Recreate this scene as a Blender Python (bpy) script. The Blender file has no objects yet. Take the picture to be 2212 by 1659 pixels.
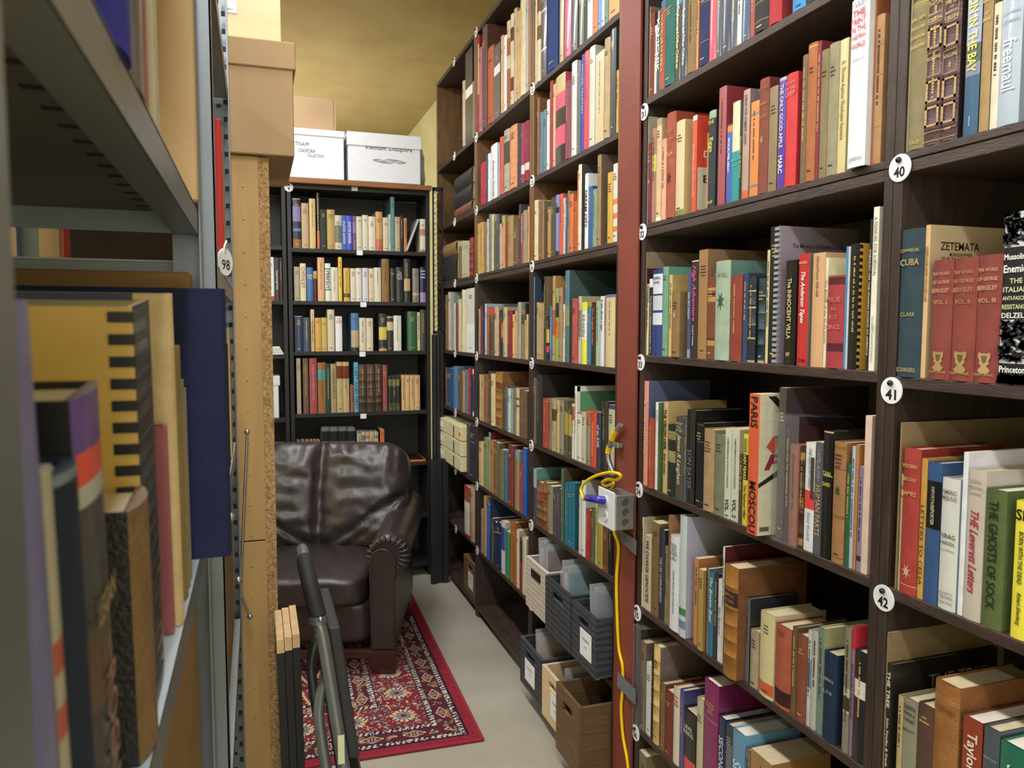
import bpy, bmesh, math, random
from math import *
from mathutils import Vector, Matrix
random.seed(7)
S=bpy.context.scene; COL=S.collection
# ---------------- camera model (photo frame 2212 x 1659) ----------------
F=1660.0;CX=1106.0;CY=829.5;H=1.5
YAW=radians(18.4);PITCH=radians(-4.2);ROLL=radians(0.1)
def _axes():
    fw=Vector((sin(YAW)*cos(PITCH),cos(YAW)*cos(PITCH),sin(PITCH)))
    rt=Vector((cos(YAW),-sin(YAW),0)); up=rt.cross(fw)
    c,s=cos(ROLL),sin(ROLL)
    return fw,rt*c+up*s,up*c-rt*s
FW,RT,UP=_axes()
def ray(x,y): return FW+RT*((x-CX)/F)-UP*((y-CY)/F)
def onX(x,y,X):
    d=ray(x,y);t=X/d.x;return Vector((X,d.y*t,H+d.z*t))
def onY(x,y,Y):
    d=ray(x,y);t=Y/d.y;return Vector((d.x*t,Y,H+d.z*t))
def onZ(x,y,Z):
    d=ray(x,y);t=(Z-H)/d.z;return Vector((d.x*t,d.y*t,Z))
def proj(p):
    q=Vector(p)-Vector((0,0,H));z=q.dot(FW)
    return CX+F*q.dot(RT)/z, CY-F*q.dot(UP)/z
cam=bpy.data.objects.new('camera',bpy.data.cameras.new('camera'));COL.objects.link(cam)
M=Matrix((RT,UP,-FW)).transposed().to_4x4();M.translation=(0,0,H);cam.matrix_world=M
cam.data.sensor_width=36;cam.data.lens=F/2212*36;cam.data.clip_start=.02;cam.data.clip_end=60
cam.data.dof.use_dof=True;cam.data.dof.focus_distance=1.9;cam.data.dof.aperture_fstop=12
S.camera=cam
S.view_settings.view_transform='Standard';S.view_settings.look='None'
# ---------------- colour and material helpers ----------------
def lin(h):
    if not isinstance(h,str): return tuple(h)[:3]+(1,)
    h=h.lstrip('#');o=[]
    for i in (0,2,4):
        c=int(h[i:i+2],16)/255;o.append(c/12.92 if c<=.04045 else ((c+.055)/1.055)**2.4)
    return (*o,1)
def shade(h,k):
    h=h.lstrip('#');return '#'+''.join('%02x'%max(0,min(255,int(int(h[i:i+2],16)*k))) for i in (0,2,4))
def lum(h):
    h=h.lstrip('#');return sum(w*int(h[i:i+2],16) for w,i in ((.3,0),(.59,2),(.11,4)))/255
_m={}
def mat(key,col=None,rough=.6,n=.15,nscale=30,bump=.0,bscale=200,metal=0,coat=0,stretch=(1,1,1),c2=None,spec=.5,alpha=1,trans=0,attr=False,wave=None,emit=0):
    if key in _m: return _m[key]
    m=bpy.data.materials.new(key);m.use_nodes=True;nt=m.node_tree;N=nt.nodes;L=nt.links
    b=N['Principled BSDF'];b.inputs['Roughness'].default_value=rough;b.inputs['Metallic'].default_value=metal
    b.inputs['Coat Weight'].default_value=coat;b.inputs['Coat Roughness'].default_value=.12
    b.inputs['Specular IOR Level'].default_value=spec;b.inputs['Alpha'].default_value=alpha
    b.inputs['Transmission Weight'].default_value=trans
    tc=N.new('ShaderNodeTexCoord');mp=N.new('ShaderNodeMapping');mp.inputs['Scale'].default_value=stretch
    L.new(tc.outputs['Object'],mp.inputs['Vector'])
    nz=N.new('ShaderNodeTexNoise');nz.inputs['Scale'].default_value=nscale;nz.inputs['Detail'].default_value=5
    L.new(mp.outputs[0],nz.inputs['Vector'])
    if attr:
        at=N.new('ShaderNodeAttribute');at.attribute_name='Col';src=at.outputs['Color']
    else:
        rgb=N.new('ShaderNodeRGB');rgb.outputs[0].default_value=lin(col);src=rgb.outputs[0]
    mx=N.new('ShaderNodeMix');mx.data_type='RGBA'
    rp=N.new('ShaderNodeMapRange');rp.inputs['From Min'].default_value=.3;rp.inputs['From Max'].default_value=.7
    L.new(nz.outputs['Fac'],rp.inputs['Value'])
    if c2:
        L.new(rp.outputs[0],mx.inputs['Factor']);L.new(src,mx.inputs['A']);mx.inputs['B'].default_value=lin(c2)
    else:
        mx.blend_type='MULTIPLY';mx.inputs['Factor'].default_value=1
        g=N.new('ShaderNodeMapRange');g.inputs['To Min'].default_value=1-n;g.inputs['To Max'].default_value=1+n*.6
        L.new(rp.outputs[0],g.inputs['Value']);L.new(src,mx.inputs['A']);L.new(g.outputs[0],mx.inputs['B'])
    out=mx.outputs['Result']
    if wave:
        w=N.new('ShaderNodeTexWave');w.bands_direction=wave[0];w.inputs['Scale'].default_value=wave[1];w.inputs['Distortion'].default_value=wave[2];w.inputs['Detail'].default_value=3
        L.new(tc.outputs['Object'],w.inputs['Vector'])
        m2=N.new('ShaderNodeMix');m2.data_type='RGBA';L.new(w.outputs['Fac'],m2.inputs['Factor']);L.new(out,m2.inputs['A']);m2.inputs['B'].default_value=lin(wave[3]);out=m2.outputs['Result']
    L.new(out,b.inputs['Base Color'])
    if bump:
        n2=N.new('ShaderNodeTexNoise');n2.inputs['Scale'].default_value=bscale;n2.inputs['Detail'].default_value=6;L.new(mp.outputs[0],n2.inputs['Vector'])
        bp=N.new('ShaderNodeBump');bp.inputs['Strength'].default_value=bump;bp.inputs['Distance'].default_value=.01
        L.new(n2.outputs['Fac'],bp.inputs['Height']);L.new(bp.outputs[0],b.inputs['Normal'])
    _m[key]=m;return m
def clear(key='clear_plastic',fac=.16,tint='#dfe4ea'):
    if key in _m: return _m[key]
    m=bpy.data.materials.new(key);m.use_nodes=True;nt=m.node_tree;N=nt.nodes;L=nt.links
    b=N['Principled BSDF'];b.inputs['Base Color'].default_value=lin(tint);b.inputs['Roughness'].default_value=.12
    t=N.new('ShaderNodeBsdfTransparent');mx=N.new('ShaderNodeMixShader')
    nz=N.new('ShaderNodeTexNoise');nz.inputs['Scale'].default_value=18
    r=N.new('ShaderNodeMapRange');r.inputs['To Min'].default_value=fac*.4;r.inputs['To Max'].default_value=fac*1.7
    L.new(nz.outputs['Fac'],r.inputs['Value']);L.new(r.outputs[0],mx.inputs['Fac'])
    L.new(t.outputs[0],mx.inputs[1]);L.new(b.outputs[0],mx.inputs[2]);L.new(mx.outputs[0],N['Material Output'].inputs['Surface'])
    _m[key]=m;return m
CLOTH=mat('book_cloth',rough=.78,n=.16,nscale=35,bump=.25,bscale=900,attr=True,spec=.3)
JACKET=mat('book_jacket',rough=.38,n=.07,nscale=22,attr=True,coat=.35)
LEATHER=mat('book_leather',rough=.5,n=.2,nscale=45,bump=.3,bscale=260,attr=True)
PAPER=mat('page_block','#d8c8a4',rough=.9,n=.2,nscale=60,stretch=(12,1,1),bump=.3,bscale=300)
PAPERW=mat('page_block_white','#e6e0d2',rough=.9,n=.1,nscale=60,stretch=(12,1,1))
WHITE=mat('white_paper','#e9ecf2',rough=.7,n=.03)
def ink(h): return mat('ink_'+h.lstrip('#'),h,rough=.6,n=.05)
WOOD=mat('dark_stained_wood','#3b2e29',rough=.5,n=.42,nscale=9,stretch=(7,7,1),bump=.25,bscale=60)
WOODB=mat('dark_stained_board','#42332d',rough=.5,n=.42,nscale=9,stretch=(9,1.2,9),bump=.25,bscale=60)
# ---------------- mesh builder ----------------
class MB:
    def __init__(s): s.v=[];s.f=[];s.c=[];s.m=[];s.sm=[]
    def face(s,pts,col='#808080',mi=0,smooth=False):
        n=len(s.v);s.v+= [tuple(p) for p in pts];s.f.append(tuple(range(n,n+len(pts))));s.c.append(col);s.m.append(mi);s.sm.append(smooth)
    def raw(s,vs,fs,col='#808080',mi=0,smooth=False):
        n=len(s.v);s.v+=[tuple(p) for p in vs]
        for k,f in enumerate(fs):
            s.f.append(tuple(i+n for i in f));s.c.append(col[k] if isinstance(col,list) else col);s.m.append(mi);s.sm.append(smooth)
    def box(s,x0,x1,y0,y1,z0,z1,col='#808080',mi=0,T=None):
        v=[(x,y,z) for x in (x0,x1) for y in (y0,y1) for z in (z0,z1)]
        if T: v=[tuple(T@Vector(p)) for p in v]
        s.raw(v,[(0,1,3,2),(4,6,7,5),(0,4,5,1),(2,3,7,6),(0,2,6,4),(1,5,7,3)],col,mi)
    def tube(s,pts,r,seg=10,col='#808080',mi=0,caps=True):
        pts=[Vector(p) for p in pts];n=len(pts);vs=[];rs=r if isinstance(r,list) else [r]*n
        up=None
        for i,p in enumerate(pts):
            d=(pts[min(i+1,n-1)]-pts[max(i-1,0)]).normalized()
            if up is None: up=d.orthogonal().normalized()
            up=(up-d*up.dot(d)).normalized();w=d.cross(up)
            for k in range(seg):
                a=2*pi*k/seg;vs.append(p+(up*cos(a)+w*sin(a))*rs[i])
        fs=[(i*seg+k,i*seg+(k+1)%seg,(i+1)*seg+(k+1)%seg,(i+1)*seg+k) for i in range(n-1) for k in range(seg)]
        s.raw(vs,fs,col,mi,True)
        if caps:
            s.raw(vs[:seg],[tuple(range(seg))[::-1]],col,mi);s.raw(vs[-seg:],[tuple(range(seg))],col,mi)
    def ball(s,c,r,col='#808080',mi=0,sz=1,seg=10,rg=6):
        c=Vector(c);vs=[]
        for i in range(rg+1):
            a=pi*i/rg
            for k in range(seg):
                t=2*pi*k/seg;vs.append(c+Vector((r*sin(a)*cos(t),r*sin(a)*sin(t),r*cos(a)*sz)))
        fs=[(i*seg+k,(i+1)*seg+k,(i+1)*seg+(k+1)%seg,i*seg+(k+1)%seg) for i in range(rg) for k in range(seg)]
        s.raw(vs,fs,col,mi,True)
    def prism(s,poly,axis,a0,a1,col='#808080',mi=0,smooth=False):
        def P(u,v,a):
            return {'x':(a,u,v),'y':(u,a,v),'z':(u,v,a)}[axis]
        n=len(poly);v=[P(u,w,a0) for u,w in poly]+[P(u,w,a1) for u,w in poly]
        s.raw(v,[(i,(i+1)%n,n+(i+1)%n,n+i) for i in range(n)],col,mi,smooth)
        s.raw(v[:n],[tuple(range(n))[::-1]],col,mi);s.raw(v[n:],[tuple(range(n))],col,mi)
    def mesh(s,name,mats):
        me=bpy.data.meshes.new(name);me.from_pydata(s.v,[],s.f)
        for m in (mats if isinstance(mats,(list,tuple)) else [mats]): me.materials.append(m)
        me.polygons.foreach_set('material_index',s.m);me.polygons.foreach_set('use_smooth',s.sm)
        ca=me.color_attributes.new('Col','FLOAT_COLOR','CORNER');cache={};buf=[]
        for f,c in zip(s.f,s.c):
            l=cache.get(c)
            if l is None:
                l=lin(c);g=.3*l[0]+.59*l[1]+.11*l[2];l=cache[c]=tuple(q+(g-q)*.1 for q in l[:3])+(1,)
            buf+=list(l)*len(f)
        ca.data.foreach_set('color',buf);me.update();return me
    def build(s,name,mats,parent=None,loc=None,rotz=0):
        o=bpy.data.objects.new(name,s.mesh(name,mats));COL.objects.link(o)
        if parent: o.parent=parent
        if loc: o.location=loc
        o.rotation_euler.z=rotz
        return o
def fixn(o):
    bm=bmesh.new();bm.from_mesh(o.data);bmesh.ops.remove_doubles(bm,verts=bm.verts,dist=1e-5);bmesh.ops.recalc_face_normals(bm,faces=bm.faces);bm.to_mesh(o.data);bm.free();return o
def bevel(o,w,seg=2):
    fixn(o);m=o.modifiers.new('bevel','BEVEL');m.width=w;m.segments=seg;m.limit_method='ANGLE';return o
def tag(o,label,cat,group=None,kind=None):
    if label: o['label']=label
    if cat: o['category']=cat
    if group: o['group']=group
    if kind: o['kind']=kind
    return o
def thing(name,label,cat,loc=(0,0,0),rotz=0,group=None):
    o=bpy.data.objects.new(name,None);COL.objects.link(o);o.empty_display_size=.05
    o.location=loc;o.rotation_euler.z=rotz;return tag(o,label,cat,group)
# ---------------- lettering ----------------
_t={}
def text_mesh(s,shear=0,bold=0,spacing=1.0):
    k=(s,shear,bold,spacing)
    if k in _t: return _t[k]
    c=bpy.data.curves.new('t','FONT');c.body=s;c.size=1;c.align_x='CENTER';c.align_y='CENTER';c.resolution_u=2;c.shear=shear;c.offset=bold;c.space_character=spacing
    o=bpy.data.objects.new('t',c);COL.objects.link(o);bpy.context.view_layer.update()
    me=bpy.data.meshes.new_from_object(o.evaluated_get(bpy.context.evaluated_depsgraph_get()))
    bpy.data.objects.remove(o);bpy.data.curves.remove(c)
    vs=[v.co.copy() for v in me.vertices];fs=[tuple(p.vertices) for p in me.polygons];bpy.data.meshes.remove(me)
    if not vs: vs=[Vector((0,0,0))];fs=[]
    x0=min(v.x for v in vs);x1=max(v.x for v in vs);y0=min(v.y for v in vs);y1=max(v.y for v in vs)
    vs=[((v.x-(x0+x1)/2)/max(x1-x0,1e-6),(v.y-(y0+y1)/2)/max(y1-y0,1e-6)) for v in vs]
    _t[k]=(vs,fs,(x1-x0)/max(y1-y0,1e-6));return _t[k]
def put_text(mb,s,cx,cz,w,h,y,orient='h',col='#000000',mi=0,fit=True,**k):
    """text in the local XZ plane facing -y; w,h = box across and along reading direction"""
    vs,fs,asp=text_mesh(s,**k)
    if orient=='h':
        tw=min(w,h*asp*1.05) if fit else w;th=min(h,tw/asp*1.25) if fit else h
        P=[(cx+u*tw,y,cz+v*th) for u,v in vs]
    else:
        tl=h;th=min(w,h/asp*1.35) if fit else w
        P=[(cx+v*th,y,cz-u*tl) for u,v in vs]
    mb.raw(P,fs,col,mi)
# ---------------- books ----------------
def gen_book(mb,pg,w,h,d,col,o,rnd):
    kind=o.get('k','c');soft=kind=='s'
    bul=.0006 if soft else min(.13*w,.0065)
    if kind=='j': bul=min(.08*w,.004)
    t=.0007 if soft else min(.0024,w*.16)
    cc=o.get('c') or shade(col,.86)
    bands=sorted(o.get('b',[]))
    ribs=o.get('ribs',[])
    cuts={0.,1.}
    for a,b,_ in bands: cuts|={a,b}
    for r_ in ribs: cuts|={max(0,r_-.008),r_,min(1,r_+.008)}
    cuts=sorted(cuts);n=7;vs=[];cols=[];fs=[]
    for c in cuts:
        z=h*(1-c);ex=.0022 if any(abs(c-r_)<1e-6 for r_ in ribs) else 0
        for i in range(n):
            u=i/(n-1);y=-bul*(1-(2*u-1)**2)-(ex if 0<i<n-1 else 0)
            vs.append((u*w,y,z))
    for j in range(len(cuts)-1):
        m_=(cuts[j]+cuts[j+1])/2;cl=col
        for a,b,cb in bands:
            if a<=m_<=b: cl=cb
        for i in range(n-1):
            a=j*n+i;fs.append((a,a+n,a+n+1,a+1));cols.append(cl)
    mb.raw(vs,fs,cols,0,True)
    # spine caps top and bottom
    for z,fl in ((h,1),(0,0)):
        p=[(i/(n-1)*w,-bul*(1-(2*i/(n-1)-1)**2),z) for i in range(n)];q=[(w,t,z),(0,t,z)]
        pts=p+q
        mb.face(pts if fl else pts[::-1],shade(col,.8),0)
    mb.box(0,t,0,d,0,h,cc);mb.box(w-t,w,0,d,0,h,cc)
    P=.0 if soft else .0035
    (pg or mb).box(t,w-t,t,d-P,P,h-P,o.get('pc','#d9c9a6'),0 if pg else 1)
    # small printed marks on the spine (titles too small to read in the photograph)
    mc=o.get('tc') or ('#c9a860' if lum(col)<.42 else '#4a3a30')
    if 't' not in o and 'T' not in o and not o.get('nomark') and w>.008:
        yb=-bul-.0005
        if w>.02 and rnd.random()<.65:
            z=h*(.9-rnd.random()*.08)
            for k in range(rnd.randint(2,4)):
                ww=w*rnd.uniform(.3,.66);x=(w-ww)/2;xx=x
                while xx<x+ww-.001:
                    s_=min(rnd.uniform(.0015,.004),x+ww-xx);mb.face([(xx,yb,z),(xx,yb,z-.0035),(xx+s_,yb,z-.0035),(xx+s_,yb,z)],mc);xx+=s_+.0012
                z-=.0075
            z=h*.07;mb.face([(w*.3,yb,z+.003),(w*.3,yb,z),(w*.7,yb,z),(w*.7,yb,z+.003)],mc)
        else:
            z=h*.9;z1=h*rnd.uniform(.25,.5);x0=w*.5-min(.0022,w*.16);x1=w*.5+min(.0022,w*.16)
            while z>z1:
                s_=rnd.uniform(.0015,.004);mb.face([(x0,yb,z),(x0,yb,z-s_),(x1,yb,z-s_),(x1,yb,z)],mc);z-=s_+(.0012 if rnd.random()<.8 else .005)
    return bul
KM={'c':CLOTH,'j':JACKET,'l':LEATHER,'s':JACKET}
NAMES=[('black','1c1c1e'),('charcoal','3a3a3c'),('grey','808080'),('pale grey','b8b8b8'),('white','e4e6ea'),('cream','d6ccb2'),('tan','b8945e'),('brown','70503a'),('dark brown','48362a'),('olive','78704a'),('khaki','938862'),('sage green','8ea288'),('green','3c6c4a'),('dark green','26423a'),('teal','2a7c84'),('pale blue','a4bccc'),('blue','3468b0'),('navy','22304e'),('slate blue','506680'),('violet','6450a8'),('lilac','9488a4'),('pink','d86484'),('rose','a4545c'),('maroon','6c2838'),('red','b42c34'),('rust red','98442e'),('terracotta','a86048'),('orange','dc7434'),('peach','dcac80'),('mustard','c69a34'),('yellow','e6dc24'),('straw yellow','d4c080'),('magenta','961c68'),('ochre','a0702a')]
NAMES=[(n,[int(h[i:i+2],16) for i in (0,2,4)]) for n,h in NAMES]
def cname(h):
    h=h.lstrip('#');c=[int(h[i:i+2],16) for i in (0,2,4)]
    return min(NAMES,key=lambda e:sum(w*(a-b)**2 for w,a,b in zip((.9,1.2,.9),c,e[1])))[0]
ROWS=[]
def row(crop,plane,val,z,zmax,where,books,lim=None,dx=0,cat='book'):
    """crop=(x0,y0,scale) of a photo detail; every book = (x left, x right, y of spine top, colour, options)"""
    out=[];raw=[]
    for i,b in enumerate(books):
        xl,xr,yt,col=b[:4];o=dict(b[4]) if len(b)>4 else {}
        if not col.startswith('#'): col='#'+col
        g=lambda x,y:(crop[0]+crop[2]*x,crop[1]+crop[2]*y)
        v=val-o.get('o',0)
        f=(lambda x,y:onX(x,y,v)) if plane=='X' else (lambda x,y:onY(x,y,v))
        tl=g(xl,yt);top=f(*tl)
        def along(xz):
            px=crop[0]+crop[2]*xz;s_=f(px,tl[1])
            yb=proj((s_.x,s_.y,z))[1];p=f(px,(tl[1]+yb)/2);return -p.y if plane=='X' else p.x
        raw.append([along(xl),along(xr),max(.1,min(o.get('h') or top.z-z,zmax-z-.006)),v,col,o])
    lo,hi=(lim[0]+.001,lim[1]-.001) if lim else (-99,99)
    for p_,q_ in zip(raw,raw[1:]):
        if q_[0]<p_[1]:
            m_=(q_[0]+p_[1])/2;p_[1]=max(m_,p_[0]+.003);q_[0]=p_[1]
        q_[1]=max(q_[1],q_[0]+.004)
    # nothing may pass the right-hand upright: squeeze back from there
    for q_ in reversed(raw):
        q_[1]=min(q_[1],hi);q_[0]=min(q_[0],q_[1]-.004);hi=q_[0]
    for q_ in raw:
        if q_[0]<lo: q_[0]=lo;q_[1]=max(q_[1],lo+.004)
        lo=q_[1]
    for i,(a0,a1,h,v,col,o) in enumerate(raw):
        w=a1-a0-.0006
        d=o.get('d') or max(.11,min(.26,h*rd.uniform(.66,.74)))
        px0=proj((v,-a0,z+h) if plane=='X' else (a0,v,z+h));px1=proj((v,-a1,z) if plane=='X' else (a1,v,z))
        area=max(0,min(px1[0],2212)-max(px0[0],0))*max(0,min(px1[1],1659)-max(px0[1],0))
        if 'art' in o: area+=1e6
        out.append(dict(a=a0,w=w,h=h,d=d,col=col,o=o,plane=plane,v=v,z=z,where=where,area=area,i=i))
    for k,b in enumerate(out):
        b['L']=out[k-1] if k else None;b['Rn']=out[k+1] if k+1<len(out) else None;b['n']=len(out);b['k']=k
    ROWS.extend(out)
rd=random.Random(3)
SC=560/2212
cA=(1340,0,SC);cB=(1360,220,360/2212);cG=(1360,440,SC);cH=(1360,800,SC);cI=(1350,1080,SC);cJ=(1350,1239,SC)
cE=(1800,0,412/2212);cE2=(1800,300,412/2212);cK=(1730,860,482/2209);cL=(1730,1297,482/2209)
cM=(570,380,400/2212);cN=(570,640,400/2212);cO=(570,890,520/2212)
cP=(930,0,440/2212);cQ=(930,290,440/2212);cR=(930,560,440/2212);cS=(930,770,440/2212);cT=(950,980,460/2212)
XS=1.063
# bay limits in -y
B1=(-4.613,-3.792);B2=(-3.741,-2.967);B3=(-2.916,-2.167);B4=(-1.983,-1.105);B5=(-1.0615,-.252)
Z4=[.312,.681,1.044,1.422,1.794,2.145,2.51]
row(cA,'X',XS,2.145,2.47,'shelf above tag 31',[
(152,203,140,'8a7a68'),(205,252,135,'96554a',{'b':[(.14,.33,'#b08c62')]}),(252,300,135,'7d3530'),(285,311,235,'d8d0c4'),
(312,345,110,'2b3a4c',{'k':'j','T':[('KAMCHIK','#e8e8e8','v',.1,.75)]}),(345,382,30,'b5553a',{'b':[(0,.1,'#56759c')],'T':[('HORTELLAR OF KENDA','#e0b060','v',.16,.8)]}),
(383,469,5,'2f6a64'),(471,519,-40,'2a2a2c',{'k':'j','b':[(0,.14,'#2a8aa0')],'T':[('Orphans and Other Children','#e8dc3c','v',.16,.86)]}),
(521,574,-50,'33383c',{'k':'j','T':[('Orphans and Other Children','#dfe4e8','v',.2,.86)]}),(576,650,-80,'8d7448'),(651,670,-60,'d08a58',{'k':'j'}),
(681,761,-130,'2c3560',{'b':[(.26,.265,'#b09a58'),(.72,.725,'#b09a58')]}),(763,822,-90,'e5305a',{'k':'j'}),(823,868,-110,'3d4a50',{'k':'j'}),(870,944,-160,'1c2b48',{'k':'j'}),
(946,1000,-150,'3c4850',{'k':'j'}),(1001,1039,-170,'cdd6dc',{'k':'j'}),(1041,1111,-190,'2d4a70',{'k':'j'}),(1113,1150,-160,'a84a40'),  # the pale spine's white is glare painted into its colour
(1151,1273,-250,'3a3a3e',{'b':[(.55,.56,'#b09a58'),(.83,.84,'#b09a58')]}),(1275,1385,-330,'b8323a'),(1475,1588,-280,'1f8fd0',{'k':'j'}),(1592,1715,-300,'26282c',{'k':'j','T':[('BCP','#e8e8e8','v',.78,.97)]})],B4)
cB1=lambda *b:b
def A2B(x): return ((x*SC+1340)-1360)/cB[2]
row(cB,'X',XS,1.794,2.105,'shelf above tag 32',[
(162,188,245,'9a927e',{'c':'#a59c86'}),(190,297,595,'7b3040',{'c':'#5c2430','T':[('chronicles','#c09a50','h',.08,.14),('OF','#c09a50','h',.16,.19),('LIBERTY','#c09a50','h',.2,.25)],'b':[(.975,.985,'#40181f')],'em':('#c09a50',.48)}),
(299,354,375,'a87a68',{'b':[(.28,.46,'#c0c048')]}),(356,424,250,'d9b68a',{'b':[(0,.07,'#a89a84'),(.96,1,'#e8e4dc')]}),(426,489,515,'e2a988'),
(491,612,185,'a8523c',{'c':'#9c3a2c','T':[('THE','#c07a50','h',.16,.2),('STORY','#c07a50','h',.24,.28),('OF','#c07a50','h',.3,.33),('ZULA','#e0a858','h',.37,.41)],'b':[(.43,.435,'#7c3a2a')],'em':('#5c3428',.62)}),
(616,728,285,'d8c79a',{'k':'j','c':'#c8b27c','b':[(.94,1,'#7c8c4c')]}),(832,904,205,'e05030',{'k':'j','c':'#d8401f','b':[(0,.05,'#d8dde8')],'T':[('BETWEEN THE LIGHTHOUSES','#f0a890','v',.3,.85)],'art':'DE','d':.2}),
(1010,1044,430,'d8a878',{'o':-.03}),(1048,1142,150,'3a3f44',{'c':'#242c38','b':[(0,.08,'#9cb89c')],'T':[('THE','#d0cc4c','h',.1,.14),('Eggs','#d0cc4c','v',.28,.43),('HOUSE','#d0cc4c','h',.93,.97)]}),
(1178,1278,-160,'a8525a',{'c':'#8c2f3e','k':'j'}),(1290,1360,320,'3a6ac0',{'k':'j','b':[(0,.1,'#4a4a58'),(.02,.1,'#e08828')],'T':[('APOCALYPSE ARRAY','#f0f0f0','v',.17,.62)]}),
(1362,1460,30,'e2d8b4',{'k':'j','b':[(.5,1,'#159a9a')],'T':[('Robert','#4ab8b8','h',.57,.6),('Silver','#4ab8b8','h',.62,.65)]}),(1462,1499,-15,'2c3432',{'k':'j','T':[('Dreams of America','#d8d058','v',.37,.78)]}),
(1501,1588,-130,'b89a86',{'k':'j','c':'#8c7c88','b':[(.93,1,'#e0603c')],'T':[('DENIS FOR SOMBER GODS','#6c5a58','v',.05,.5)]}),(1602,1714,30,'e08a3a',{'k':'j','b':[(.12,.15,'#8a8078'),(.88,.91,'#8a8078')]}),
(1716,1846,-264,'8a4a3c',{'c':'#6c2a30','T':[('LETTERS','#a86848','h',.07,.1),('JOHNSON','#c09050','h',.2,.245),('NOTES','#a87848','h',.32,.35)],'em':('#b08848',.53)}),(1848,1960,-165,'8f7a58',{'k':'j'}),
(A2B(1350),A2B(1409),-290,'5a3aa8',{'k':'j','T':[('THE ONLY GOOD APPLE','#d8d0e8','v',.06,.63),('MARC','#f0f0f4','v',.7,.86)],'b':[(.0,.03,'#a8b0d0')]}),
(A2B(1411),A2B(1508),-330,'d8383e',{'c':'#b01f28','T':[('STORY','#f08080','h',.07,.1),('OF THE','#f08080','h',.12,.15),('DEEP','#f08080','h',.16,.2)]}),
(A2B(1545),A2B(1590),-590,'7a6650'),(A2B(1592),A2B(1672),-730,'b06a3a',{'b':[(.02,.03,'#d8a858')]}),(A2B(1674),A2B(1704),-780,'8a2a3c',{'k':'j'}),
(A2B(1706),A2B(1770),-650,'8a7c55'),(A2B(1772),A2B(1862),-730,'9a9274',{'c':'#6c6c60'}),(A2B(1864),A2B(1935),-790,'d8c888',{'k':'j','T':[('St. Thomas Aquinas Theologian Supreme','#8a7440','v',.16,.75)]}),
(A2B(1958),A2B(2136),-1300,'e8ecf2',{'k':'j','o':.012,'T':[('RULES','#a0a0a8','h',.02,.05),('THE','#c83848','h',.07,.11),('PRINT','#c83848','h',.12,.155),('IN THE','#c83848','h',.165,.2),('WESTERN','#c83848','h',.21,.25),('WORLD','#c83848','h',.26,.3),('AN INTRODUCTORY','#8888a0','h',.35,.375),('LONDON','#a0a8b4','h',.94,.96)]}),
(A2B(2138),A2B(2156),-1380,'a85c34'),(A2B(2158),A2B(2240),-1100,'b08458',{'b':[(.2,.205,'#7c5838'),(.4,.405,'#7c5838'),(.75,.755,'#7c5838')]})],B4)
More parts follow.
